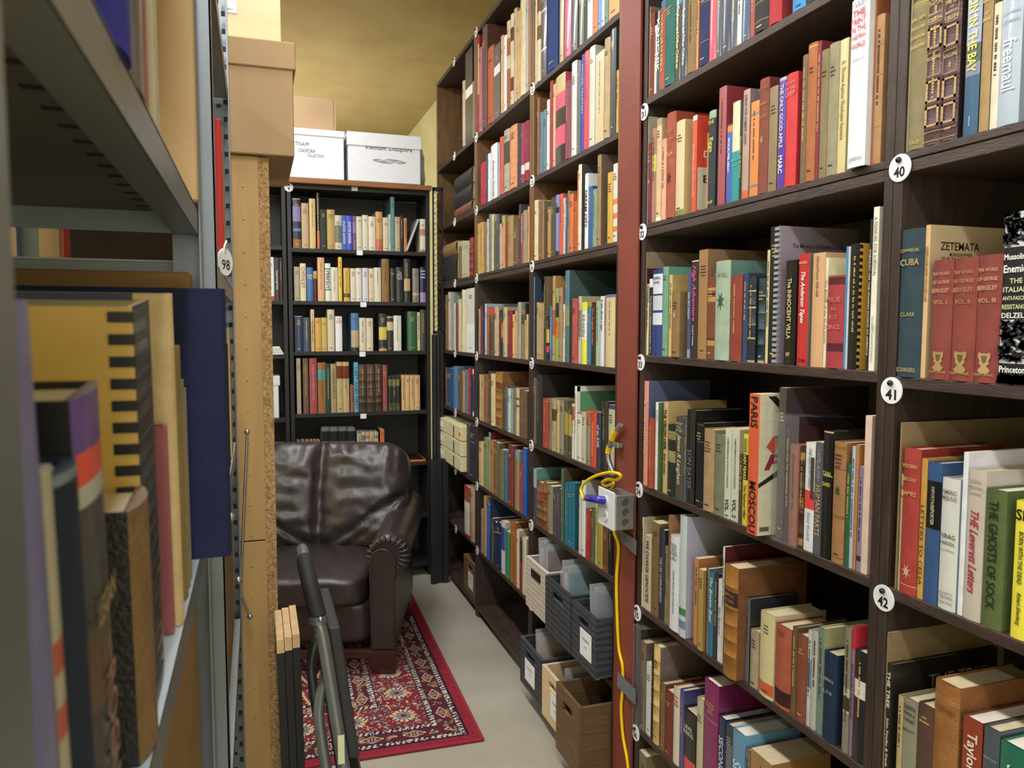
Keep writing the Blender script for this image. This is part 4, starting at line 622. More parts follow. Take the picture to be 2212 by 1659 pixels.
# ---------------- brown shelving bays ----------------
XF=1.059;XBK=1.4
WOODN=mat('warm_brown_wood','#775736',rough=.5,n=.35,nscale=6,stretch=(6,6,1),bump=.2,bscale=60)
def bay(label,y0,y1,zs,double=(),near=True,th=.02):
    """zs = board tops"""
    r=thing('bookcase',label,'bookcase',(XF,(y0+y1)/2,0),0,'bays of dark brown wooden shelving')
    for yy in (y0,y1-.02):
        zs_=double[0]-.0155
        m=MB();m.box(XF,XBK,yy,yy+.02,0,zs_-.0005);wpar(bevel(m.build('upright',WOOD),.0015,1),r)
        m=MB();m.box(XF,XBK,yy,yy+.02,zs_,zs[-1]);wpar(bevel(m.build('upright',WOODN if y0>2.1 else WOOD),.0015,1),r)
    for z in zs:
        t=.036 if z in double else th
        m=MB()
        if z in double:
            m.box(XF,XBK-.01,y0+.02,y1-.02,z-.014,z);m.box(XF+.0008,XBK-.01,y0+.02,y1-.02,z-t,z-.0155)
        else: m.box(XF,XBK-.01,y0+.02,y1-.02,z-t,z)
        wpar(bevel(m.build('shelf_board',WOODB),.0015,1),r)
    m=MB();m.box(XBK-.009,XBK,y0+.02,y1-.02,0,zs[-1]);wpar(m.build('back_panel',WOOD),r)
    m=MB();m.box(XF+.03,XF+.045,y0+.02,y1-.02,0,.04);wpar(m.build('kick_board',WOOD),r)
    return r
ZF=[.06,.365,.708,1.034,1.368,1.765,2.095,2.45,2.955]
bay('dark brown bookcase bay farthest down the aisle beside the black gate panel',3.77,4.635,[.06,.375,.71,1.04,1.368,1.765,2.095,2.45,2.955],(1.765,))
bay('dark brown bookcase bay between the farthest bay and the crate bay',2.945,3.763,ZF,(1.765,))
bay('dark brown bookcase bay left of the red steel post, crates below',2.145,2.938,[.06,.365,.709,1.034,1.375,1.765,2.095,2.45,2.955],(1.765,))
bay('dark brown bookcase bay right of the red steel post with tags 31 to 36',1.0835,2.005,[.0+.04,.312,.681,1.044,1.422,1.794,2.145,2.5,2.955],(1.794,))
bay('dark brown bookcase bay nearest the camera with tags 40 to 42',.23,1.0822,[.06,.312,.67,1.04,1.416,1.80,2.15,2.5,2.955],(1.80,))
# numbered tags
TAGM=mat('tag_plastic','#eef0f8',rough=.35,n=.02);NAIL=mat('nail_steel','#3a3a40',rough=.35,n=.1,metal=.8);NUM=ink('#15151c')
def shelf_tag(n,Y,Z,r=.0235,X=XF,face='X',lab=None):
    rt=thing('shelf_tag',lab or 'round white shelf tag numbered %s on brown bookcase edge'%n,'tag',(X,Y,Z) if face=='X' else (Y,X,Z),-pi/2 if face=='X' else 0,'round numbered shelf tags')
    m=MB();m.prism([(r*cos(2*pi*k/32),r*sin(2*pi*k/32)) for k in range(32)],'y',-.003,-.0008);m.build('disc',TAGM,rt)
    m=MB();m.ball((0,-.006,r*.56),.0052,sz=1,seg=12,rg=8);m.tube([(0,-.006,r*.56),(0,.004,r*.52)],.002);m.build('nail',NAIL,rt)
    m=MB();put_text(m,str(n),0,-r*.3,r*(1.02 if len(str(n))>1 else .5),r*.78,-.0034,'h',fit=False,bold=.03);m.build('number',NUM,rt)
for k,z in enumerate([2.11,1.774,1.4,1.026,.655,.286]): shelf_tag(31+k,1.996,z)
for k,z in enumerate([1.775,1.391,1.018]): shelf_tag(40+k,1.066,z)
ZT=[2.44,2.082,1.745,1.356,1.02,.69,.354]
for k,z in enumerate(ZT): shelf_tag(22+k,2.925,z)
for k,z in enumerate([2.945]+ZT): shelf_tag(13+k,3.745,z)
for k,z in enumerate([2.945]+ZT): shelf_tag(5+k,4.19,z)
# lying books in the farthest bay
def lying(px,yt,yb,cr,cols,where,labels,z0):
    z=z0
    for (a,b,col,th),lab in zip(cols,labels):
        y1=-onX(cr[0]+cr[2]*a,yt,XS).y;y0=-onX(cr[0]+cr[2]*b,yt,XS).y
        L=abs(y0-y1);r=thing('book',lab,'book',(XS,max(-y1,-y0),z+.0008),-pi/2,'books lying flat in the farthest bay')
        mb=MB();n=9;vs=[];N=7
        ribs=[.1,.28,.46,.64,.82]
        xs=sorted([0,1]+ribs+[q+.015 for q in ribs]+[q-.015 for q in ribs])
        for q in xs:
            ex=.003 if q in ribs else 0
            for i in range(N):
                t=i/(N-1);vs.append((q*L,-.012*(1-(2*t-1)**2)-(ex if 0<i<N-1 else 0),t*th))
        mb.raw(vs,[(j*N+i,(j+1)*N+i,(j+1)*N+i+1,j*N+i+1) for j in range(len(xs)-1) for i in range(N-1)],col,0,True)
        mb.box(0,L,0,.2,0,.003,col);mb.box(0,L,0,.2,th-.003,th,col)
        mb.build('cover',LEATHER,r)
        pg=MB();pg.box(.003,L-.003,.001,.197,.003,th-.003);pg.build('page_block',PAPER,r);z+=th+.0012
lying(0,400,0,cQ,[(280,468,'#7a4c34',.052),(276,468,'#232325',.083),(276,468,'#28282a',.082)],'',['ribbed brown leather book lying at bottom of pile above tag 7','black leather book lying in middle of pile above tag 7','black leather book lying on top of pile above tag 7'],2.0955)
lying(0,590,0,cQ,[(128,300,'#26262a',.14),(132,298,'#8a6c3c',.07)],'',['thick black ribbed book lying flat above tag 8','brown leather book lying on thick black book above tag 8'],1.7655)
# cream archive boxes
BOXC=mat('archive_box_cream','#d9d2ac',rough=.75,n=.06)
zb=.718
wob=onX(cS[0]+cS[2]*120,900,XS).y;wo1=onX(cS[0]+cS[2]*392,900,XS).y
for lab in ('bottom','middle','top'):
    hh=.082
    r=thing('archive_box','cream flat archive box at %s of stack above tag 11'%lab,'box',(XS-.03,(wob+wo1)/2,zb),-pi/2,'cream archive boxes stacked above tag 11')
    w=wob-wo1-.02
    m=MB();m.box(-w/2,w/2,.012,.3,0,hh-.004);bevel(m.build('tray',BOXC,r),.003)
    m=MB();m.box(-w/2-.003,w/2+.003,0,.304,.004,hh);bevel(m.build('lid',BOXC,r),.003)
    m=MB();m.box(-w*.36,-w*.2,-.0012,-.0004,.03,.062,);m.build('label',WHITE,r)
    m=MB()
    for k in range(6):
        z=.012+.0105*k
        for s in (0,1):
            m.tube([(w*.22+s*.009+.004*cos(t),-.0015,z+.004*sin(t)) for t in [2*pi*q/8 for q in range(9)]],.0011,5,caps=False)
    m.build('printed_pattern',ink('#1c1c1c'),r)
    if lab=='top':
        m=MB();m.box(w*.42,w*.5,-.0015,-.0004,.03,.05);m.build('orange_sticker',mat('orange_sticker','#e89020',rough=.6,n=.03),r)
    zb+=hh+.0015
# small wooden crate bottom of farthest bay
CRB=mat('brown_crate_wood','#7a5c38',rough=.6,n=.3,nscale=12,stretch=(1,1,8),bump=.2,bscale=60)
CRG=mat('charcoal_washed_wood','#454a54',rough=.7,n=.45,nscale=8,stretch=(1.2,1.2,16),bump=.3,bscale=60,wave=('Z',14,2.2,'#2a2d35'))
CRW=mat('white_washed_wood','#cfc6bd',rough=.75,n=.2,nscale=8,stretch=(1.2,1.2,14),bump=.3,bscale=60,wave=('Z',16,1.6,'#b3a8a0'))
CRP=mat('pale_pine','#dcc3a0',rough=.6,n=.12,nscale=7,stretch=(1.2,1.2,9))
CRD=mat('walnut_crate_wood','#6a5236',rough=.6,n=.35,nscale=8,stretch=(1.2,1.2,14),bump=.2,bscale=60)
FOOT=mat('pale_bead','#d8ccb0',rough=.5,n=.05)
def crate(lab,x0,y0,y1,z0,h,m,d=.33,feet=True,note=None,slot='dark',nm='crate'):
    """front faces the aisle (-x); y1 is the far end"""
    w=y1-y0;r=thing('wooden_crate',lab,'crate',(x0,(y0+y1)/2,z0),-pi/2,'wooden crates on the bottom shelves')
    fz=.016 if feet else 0;t=.012
    a=-w/2;b=w/2;H0=fz;H1=fz+h
    sw=w*.2;s0=h*.70;s1=h*.84
    mb=MB()
    mb.box(a,b,0,t,H0,H0+s0);mb.box(a,b,0,t,H0+s1,H1);mb.box(a,-sw,0,t,H0+s0,H0+s1);mb.box(sw,b,0,t,H0+s0,H0+s1)
    fixn(mb.build('front_board',m,r))
    for xx in (a,b-t):
        mb=MB();mb.box(xx,xx+t,t,d-t,H0,H1);bevel(mb.build('side_board',m,r),.001,1)
    mb=MB();mb.box(a,b,d-t,d,H0,H1);mb.build('rear_board',m,r)
    mb=MB();mb.box(a+t,b-t,t,d-t,H0,H0+.01);mb.build('bottom_board',m,r)
    if slot=='metal':
        mb=MB();mb.box(-sw*1.05,sw*1.05,-.004,-.0005,H0+s0-.002,H0+s1+.002);bevel(mb.build('handle_plate',mat('dark_handle','#2a2624',rough=.4,n=.1),r),.002)
    if feet:
        for fx in (a+.03,-w*.14,w*.14,b-.03):
            for fy in (.02,d-.03):
                mb=MB();mb.ball((fx,fy,.0085),.012,sz=.7);mb.build('foot',FOOT,r)
    if note:
        mb=MB();n0,n1=note;mb.box(n0*w,n1*w,-.0014,-.0004,H0+h*.2,H0+h*.66);nt=mb.build('paper_label',WHITE,r)
        mb=MB();put_text(mb,'Pamphlets',(n0+n1)/2*w,H0+h*.5,(n1-n0)*w*.72,h*.06,-.0017,'h',shear=.3)
        mb.tube([((n0+n1)/2*w+.02*(q-.5),-.0018,H0+h*.36+.006*sin(pi*q)) for q in [k/8 for k in range(9)]],.0006,4)
        wr=mb.build('handwriting',ink('#24242c'),r);wr.parent=nt
    return r
crate('small brown wooden crate low in farthest bay, holding dark papers',1.066,3.80,4.05,.0605,.19,CRB,d=.31,feet=False,note=(-.1,.28))
crate('whitewashed wooden crate leftmost on shelf tagged 28',1.016,2.632,2.872,.3655,.2,CRW,slot='metal')
crate('charcoal washed crate in the middle of shelf tagged 28',1.002,2.372,2.615,.3655,.2,CRG)
crate('charcoal washed crate by red post with white paper label, upper row',1.002,2.166,2.362,.3655,.195,CRG,note=(-.12,.34))
crate('charcoal washed crate with paper label in lower row of crates',.985,2.605,2.85,.0605,.185,CRG,note=(-.25,.2))
crate('pale pine crate with oval handle hole in lower row',.985,2.374,2.6,.0605,.19,CRP,feet=False,note=(-.1,.3))
crate('empty walnut brown crate lower row nearest the red post',.948,2.166,2.366,.0605,.235,CRD,feet=False)
# pamphlets in clear sleeves standing in the crates
CLP=clear()
def sleeve(lab,x,y,z,d,h,col,lean=.08):
    r=thing('sleeved_pamphlet',lab,'pamphlet',(x,y,z),-pi/2,'pamphlets in clear sleeves')
    T=Matrix.Rotation(-lean,4,'Y')
    m=MB();m.box(0,.002,.0,d,0,h*.9,T=T);m.build('pamphlet',mat('pamphlet_'+col.lstrip('#'),col,rough=.5,n=.08),r)
    m=MB();m.box(-.0012,-.0006,-.004,d+.004,0,h,T=T);m.box(.0026,.0032,-.004,d+.004,0,h,T=T);m.build('clear_sleeve',CLP,r)
pl=[('grey sleeved pamphlet at left of whitewashed crate',1.04,2.76,0.3925,.2,0.285,'#b0aab0'),('pale sleeved pamphlet in whitewashed crate',1.04,2.745,0.3925,.2,0.275,'#c0b8c0'),('lilac sleeved pamphlet in whitewashed crate',1.05,2.73,0.3925,.2,0.285,'#9c8c9c'),('cream pamphlet beside the maroon one in whitewashed crate',1.05,2.712,0.3925,.2,0.260,'#d8ccb0'),('maroon sleeved pamphlet facing out in whitewashed crate',1.05,2.695,0.3925,.22,0.275,'#5c1422'),
('dark red sleeved pamphlet at left of middle charcoal crate',1.03,2.51,0.3925,.2,0.235,'#8c3038'),('pinkish sleeved pamphlet in middle charcoal crate',1.03,2.49,0.3925,.2,0.275,'#b8a4a8'),('pale sleeved pamphlet in middle charcoal crate',1.03,2.476,0.3925,.2,0.260,'#c4c0c4'),('teal sleeved pamphlet facing out in middle charcoal crate',1.04,2.462,0.3925,.24,0.260,'#3c8c90'),
('grey sleeved pamphlet in labelled upper charcoal crate',1.03,2.25,0.3925,.22,0.265,'#8c9498'),('slate sleeved pamphlet in labelled upper charcoal crate',1.04,2.235,0.3925,.22,0.260,'#7c8a94'),
('beige sleeved pamphlet in lower charcoal crate',1.02,2.74,0.0875,.2,0.232,'#c8bc98'),('cream sleeved pamphlet in lower charcoal crate',1.02,2.722,0.0875,.2,0.225,'#d0c8a8'),('tan sleeved pamphlet in lower charcoal crate',1.02,2.704,0.0875,.22,0.215,'#b8a480'),
('clear sleeved grey pamphlet in pale pine crate',1.02,2.44,0.0715,.22,0.220,'#8c8488')]
for a in pl: sleeve(*a)
# ---------------- red steel post with conduit, outlet box and yellow cord ----------------
RED=mat('red_oxide_paint','#7f3c31',rough=.55,n=.12,nscale=8,bump=.08,bscale=120)
r=thing('steel_post','red oxide painted steel post between two bookcase bays','post',(1.1,2.07,0))
m=MB();m.box(1.05,1.058,2.012,2.135,0,3.34);wpar(bevel(m.build('front_flange',RED),.001,1),r)
m=MB();m.box(1.058,1.17,2.066,2.076,0,3.34);wpar(m.build('web',RED),r)
m=MB();m.box(1.17,1.178,2.012,2.135,0,3.34);wpar(m.build('rear_flange',RED),r)
GALV=mat('galvanised_steel','#a9adb0',rough=.38,n=.2,nscale=30,metal=.85,bump=.05,bscale=90)
r=thing('outlet_box','galvanised electrical outlet box with white cover plate on red post','outlet',(1.02,2.03,.97))
X0,X1=.985,1.0495;Y0,Y1=2.005,2.105;Zb,Zt=.905,1.012
m=MB();m.box(X0,X1,Y0,Y1,Zb,Zt);wpar(bevel(m.build('box_body',GALV),.004,2),r)
for k in range(3):
    m=MB();z=.93+.03*k;xc=1.018
    m.tube([(xc+.0105*cos(t),Y0-.0008,z+.0105*sin(t)) for t in [2*pi*q/20 for q in range(21)]],.0011,6,caps=False)
    m.prism([(xc+.0088*cos(2*pi*q/20),z+.0088*sin(2*pi*q/20)) for q in range(20)],'y',Y0-.001,Y0-.0002);wpar(m.build('knockout',mat('knockout_steel','#74787c',rough=.4,n=.2,metal=.8)),r)
m=MB();m.box(X0-.006,X0-.0005,Y0-.004,Y1+.006,Zb+.0,Zt+.008);wpar(bevel(m.build('cover_plate',mat('white_plate','#e6e8f0',rough=.35,n=.02)),.003),r)
m=MB()
for z in (.94,.985):
    m.prism([(2.055+.014*cos(2*pi*q/20),z+.016*sin(2*pi*q/20)) for q in range(20)],'x',X0-.009,X0-.006)
    
wpar(m.build('receptacle',mat('white_receptacle','#dcdfe8',rough=.3,n=.02)),r)
m=MB()
for z in (.94,):
    for dy in (-.005,.005): m.box(X0-.0096,X0-.009,2.055+dy-.0008,2.055+dy+.0008,z-.002,z+.005)
wpar(m.build('socket_slot',ink('#202020')),r)
YEL=mat('yellow_cord_jacket','#f2cf00',rough=.4,n=.04)
r=thing('extension_cord','yellow extension cord plugged into outlet box and taped down red post','cord',(1.03,2.05,.5))
pp=[(1262,1078),(1255,1062),(1258,1050),(1270,1037),(1290,1027),(1315,1021),(1335,1023),(1341,1030),(1330,1037),(1312,1036),(1301,1043),(1310,1050),(1325,1044)]
P=[onX(x,y,.955+.004*i) for i,(x,y) in enumerate(pp)]
P+=[Vector((1.03,2.12,1.0)),Vector((1.035,2.118,.93)),Vector((1.036,2.112,.87))]+[onX(x,y,1.0445) for x,y in [(1336,1180),(1332,1250),(1333,1320),(1337,1400),(1345,1440),(1345,1490),(1342,1530),(1346,1590),(1357,1659)]]
p=P[-1];P+=[Vector((1.04,p.y-.02,p.z-.15)),Vector((1.035,p.y-.02,.02)),Vector((1.02,p.y-.1,.008))]
def smooth(P,n=6):
    out=[]
    for i in range(len(P)-1):
        p0=P[max(i-1,0)];p1=P[i];p2=P[i+1];p3=P[min(i+2,len(P)-1)]
        for k in range(n):
            t=k/n;out.append(.5*((2*p1)+(p2-p0)*t+(2*p0-5*p1+4*p2-p3)*t*t+(3*p1-p0-3*p2+p3)*t**3))
    return out+[P[-1]]
m=MB();m.tube(smooth(P),.0048,10);wpar(m.build('cord',YEL),r)
pa=onX(1262,1076,.955);m=MB();m.tube([pa+Vector((-.001,0,.0)),pa+Vector((.008,0,0)),Vector((.968,2.058,.987)),Vector((.975,2.056,.986))],[.006,.011,.0125,.0125],12)
wpar(m.build('plug',mat('violet_plug','#3a35b0',rough=.15,n=.05,coat=.4,alpha=.9)),r)
r=thing('flexible_conduit','ribbed metal conduit with yellow tape running into the outlet box','conduit',(1.03,2.1,1.1))
pc=smooth([onX(x,y,1.035) for x,y in [(1341,918),(1328,935),(1320,955),(1314,975),(1315,995),(1322,1015),(1327,1028)]],5)
pc=smooth(pc,4)
m=MB();m.tube(pc,[.0085 if (k//2)%2 else .0072 for k in range(len(pc))],12);wpar(m.build('armour',GALV),r)
q=len(pc);m=MB();m.tube(pc[int(q*.12):int(q*.3)],.0092,12);wpar(m.build('tape_wrap',YEL),r)
m=MB();m.tube(pc[int(q*.42):int(q*.54)],.0092,12);wpar(m.build('tape_wrap',YEL),r)
m=MB();a=onX(1334,962,1.04);m.box(1.03,1.0495,a.y-.02,a.y+.02,a.z-.006,a.z+.008);wpar(bevel(m.build('clamp',GALV),.002),r)
DUCT=mat('duct_tape_grey','#70747c',rough=.45,n=.1)
for nm,pts in (('upper',[(1337,1142),(1375,1168),(1374,1200),(1340,1168)]),('lower',[(1334,1450),(1373,1490),(1373,1524),(1333,1482)])):
    m=MB();q=[onX(x,y,1.0385) for x,y in pts];m.face(q);m.face([v+Vector((.001,0,0)) for v in q][::-1])
    tag(m.build('tape_strip',DUCT),'grey duct tape strip across yellow cord, %s one'%nm,'tape','duct tape on the red post')
# ---------------- black bookcases at the back ----------------
BLK=mat('black_laminate','#1d1d21',rough=.5,n=.1,nscale=20)
def black_case(label,x0,x1,zs,top,y0=4.5,d=.29):
    r=thing('bookcase',label,'bookcase',((x0+x1)/2,y0,0),0,'black bookcases against the far end')
    for xx in (x0,x1-.022):
        m=MB();m.box(xx,xx+.022,y0,y0+d,0,top);wpar(bevel(m.build('side_panel',BLK),.001,1),r)
    for z in zs+[top]:
        m=MB();m.box(x0+.0225,x1-.0225,y0+.001,y0+d-.008,z-.022,z);wpar(bevel(m.build('shelf_board',BLK),.001,1),r)
    m=MB();m.box(x0+.022,x1-.022,y0+d-.007,y0+d,0,top-.022);wpar(m.build('back_panel',BLK),r)
    return r
TOPB=onY(780,406,4.5).z
black_case('black bookcase with lettered round tag behind the leather armchair',.178,.985,[.08,.38]+ZB,TOPB)
black_case('black bookcase mostly hidden behind the chipboard edge',-.62,.171,[.08,.38,.698,.985,1.345,1.648,1.95],TOPB)
shelf_tag('4',.19,TOPB-.02,X=4.4985,face='Y',lab='round white tag at top left corner of black bookcase',r=.024)
for x,y in [(766,407),(777,546),(785,658),(783,765),(785,899)]:
    p=onY(x,y,4.498);m=MB();m.box(p.x-.017,p.x+.017,4.4965,4.4985,p.z-.014,p.z+.014)
    n=['top','second','third','fourth','fifth'][[407,546,658,765,899].index(y)]
    tag(bevel(m.build('paper_label',WHITE),.0004,1),'small white paper square on %s board of black bookcase'%n,'label','paper squares on the black bookcase')
m=MB();m.box(-.62,.99,4.46,4.80,TOPB+.002,TOPB+.03);bevel(m.build('top_plank',mat('orange_pine_plank','#8a5a30',rough=.5,n=.25,nscale=6,stretch=(1,8,8))),.003)
tag(bpy.data.objects['top_plank'],'brown plank lying on top of the black bookcases','plank')
zt=TOPB+.032
def lid_box(lab,x0,x1,y0,d,z0,h,lidh,m,writing=(),cat='box',mk=None,over=.006,nm='storage_box'):
    r=thing(nm,lab,cat,((x0+x1)/2,y0+d/2,z0))
    b=MB();b.box(x0,x1,y0,y0+d,z0,z0+h-.004);wpar(bevel(b.build('box_body',m),.003),r)
    b=MB();b.box(x0-over,x1+over,y0-over,y0+d+over,z0+h-lidh,z0+h);wpar(bevel(b.build('lid',m),.003),r)
    if writing:
        b=MB()
        for s,cx,cz,w,hh in writing: put_text(b,s,cx,cz,w,hh,y0-.0012 if cz<z0+h-lidh else y0-over-.001,'h',shear=.1,fit=False)
        wpar(b.build('handwriting',mk or ink('#3c3c48')),r)
    return r
WBOX=mat('white_cardboard','#dfe1ea',rough=.8,n=.04)
a=onY(570,372,4.46);b_=onY(744,385,4.46);c_=onY(744,284,4.46);xr=b_.x;xl=xr-.42;hb=c_.z-zt
W=lambda s,x,y,w,h:(s,onY(x,y,4.46).x,onY(x,y,4.46).z,w,h)
lid_box('white cardboard file box reading Vietnam Diaspora Collection, left one',xl,xr,4.466,.32,zt,hb,.035,WBOX,[W('VIETNAM',645,310,.11,.022),W('DIASPORA',663,325,.09,.02),W('COLLECTION',681,336,.09,.018)])
d0=onY(753,386,4.46).x;d1=onY(909,392,4.46).x
lid_box('white cardboard file box with crossed out writing, right one',d0,d1,4.466,.3,zt,onY(830,289,4.46).z-zt,.075,WBOX,[W('Vietnam Diaspora',840,322,.27,.03)])
bs=MB();cx=onY(839,348,4.46)
for k in range(4): bs.tube([(cx.x-.09+.18*t+.004*k,4.4645,cx.z+.012*sin(9*t+k*1.3)*(.3+.7*sin(pi*t))) for t in [q/24 for q in range(25)]],.0009,4)
o=bs.build('crossed_out_scribble',ink('#5a5a64'));rt=[x for x in COL.objects if x.get('label','').startswith('white cardboard file box with crossed')][0];wpar(o,rt)
KRAFT=mat('kraft_cardboard','#a98c6a',rough=.85,n=.06,nscale=8);KRAFTD=mat('kraft_cardboard_brown','#8a6a40',rough=.85,n=.12,nscale=8)
e0=onY(560,240,4.62).x;e1=onY(718,240,4.62).x
# open carton on the left white box
r=thing('cardboard_carton','tan cardboard carton behind the left white file box','box',((e0+e1)/2,4.66,zt+hb+.001))
q=onY(718,222,4.62).z
m=MB();m.box(e0,e1,4.55,4.76,zt+hb+.001,q);wpar(bevel(m.build('carton_body',KRAFT),.003),r)
m=MB();m.box(e1+.0005,e1+.012,4.552,4.758,zt+hb+.02,q-.006);wpar(m.build('folded_flap',KRAFT),r)
# mesh gate panels right of the black bookcase
MESHM=mat('black_steel','#26262a',rough=.5,n=.1,metal=.3)
r=thing('mesh_gate','black folding mesh gate panel beside black bookcase','gate',(1.02,4.47,0))
gx0,gx1=.995,1.054;gz0=onY(935,722,4.47).z;gz1=onY(935,405,4.47).z
for x in (gx0,gx1-.006): 
    m=MB();m.box(x,x+.006,4.455,4.475,gz0,gz1);wpar(m.build('gate_stile',MESHM),r)
for z in (gz0,gz1-.02):
    m=MB();m.box(gx0,gx1,4.455,4.475,z,z+.02);wpar(m.build('gate_rail',MESHM),r)
m=MB();st=.03;z=gz0
while z<gz1-.06:
    for s in (0,1):
        xa,xb=(gx0,gx1) if s else (gx1,gx0)
        m.tube([(xa,4.465,z),(xb,4.465,z+.06)],.0014,5,caps=False)
        m.tube([(xa,4.465,z+.03),((xa+xb)/2,4.465,z+.06)],.0014,5,caps=False)
    z+=.06
wpar(m.build('diamond_mesh',MESHM),r)
m=MB()
for x in (.99,1.012,1.034): m.box(x,x+.016,4.45,4.49,.0,gz0-.002)
wpar(m.build('folded_panel',BLK),r)
r=thing('folded_panel','black corrugated folded panel standing before the mesh gate','panel',(.99,4.34,0))
ztp=onY(950,992,4.33).z
for k in range(3):
    m=MB();x=.942+.036*k
    m.prism([(x,4.32+.012*(k%2)),(x+.033,4.32+.012*(k%2)),(x+.036,4.335),(x+.033,4.355),(x+.003,4.355)],'z',0,ztp);wpar(m.build('fold',BLK),r)
# plastic bag on gate
def blob(name,c,s,m,noise=.25,seed=0,n=3):
    bm=bmesh.new();bmesh.ops.create_icosphere(bm,subdivisions=n,radius=1)
    from mathutils import noise as NZ
    for v in bm.verts:
        k=1+noise*NZ.noise(v.co*1.7+Vector((seed,0,0)));v.co=Vector((v.co.x*s[0]*k,v.co.y*s[1]*k,v.co.z*s[2]*k))+Vector(c)
    me=bpy.data.meshes.new(name);bm.to_mesh(me);bm.free();me.materials.append(m)
    for p in me.polygons: p.use_smooth=True
    o=bpy.data.objects.new(name,me);COL.objects.link(o);return o
o=blob('plastic_bag',(.962,4.66,TOPB+.165),(.028,.06,.11),mat('white_bag','#dfe3e8',rough=.3,n=.1,coat=.3),.5,3)
tag(o,'crumpled white plastic bag on the plank beside the right white box','bag')
# papers and white case in the hidden black bookcase
z=.986+.361
for k,(w,d,c) in enumerate([(.2,.2,'#e4e4e8'),(.2,.19,'#dcdce2'),(.19,.19,'#d8d4c4'),(.17,.18,'#e8e8ec')]):
    x1=.146-.006*k
    m=MB();m.box(x1-w,x1,4.53,4.53+d,1.346+.011*k,1.346+.011*k+.0095)
    tag(bevel(m.build('paper_stack',mat('stack_'+c.lstrip('#'),c,rough=.8,n=.05)),.001,1),'flat sheaf of papers in hidden black bookcase, %s of pile'%['bottom','second','third','top'][k],'papers','sheaves of paper in the hidden bookcase')
p0=onY(602,800,4.53);r=thing('white_binder_box','tall white box in the hidden black bookcase','box',(p0.x-.05,4.6,.986))
m=MB();m.box(p0.x-.1,p0.x-.002,4.53,4.72,.9855,1.22);wpar(bevel(m.build('box_body',WBOX),.004),r)
m=MB();m.box(p0.x-.104,p0.x+.006,4.526,4.724,1.17,1.225);wpar(bevel(m.build('lid',WBOX),.004),r)
r=thing('folder','black folder with orange edge lying on black bookcase shelf','folder',(.87,4.6,.7))
m=MB();m.box(.72,.95,4.512,4.74,.6985,.708);wpar(bevel(m.build('board',mat('folder_black','#1a1a1e',rough=.5,n=.05)),.001,1),r)
m=MB();m.box(.718,.952,4.506,4.5118,.6985,.709);m.box(.9505,.954,4.512,4.74,.6985,.709);wpar(m.build('orange_binding',mat('folder_orange','#e07020',rough=.5,n=.05)),r)
from mathutils import noise as NZ
# leaning book top shelf of the black bookcase
a=onY(881,543,YB);bt=onY(907,474,YB)
L=(Vector((bt.x,0,bt.z))-Vector((a.x,0,a.z))).length;ang=atan2(bt.x-a.x,bt.z-a.z)
r=thing('book','slim grey book leaning against last book, top shelf of black bookcase','book',(a.x-.004,YB,ZB[0]+.001),0,'books on the top shelf of black bookcase')
T=Matrix.Rotation(ang,4,'Y')
m=MB();m.box(-.012,-.010,0,.15,.006,L,'#8a8c92',T=T);m.box(-.002,0,0,.15,.006,L,'#8a8c92',T=T);m.box(-.012,0,-.002,.0,.006,L,'#b8bac0',T=T);m.build('cover',JACKET,r)
m=MB();m.box(-.0098,-.0022,.001,.147,.008,L-.002,T=T);m.build('page_block',PAPERW,r)
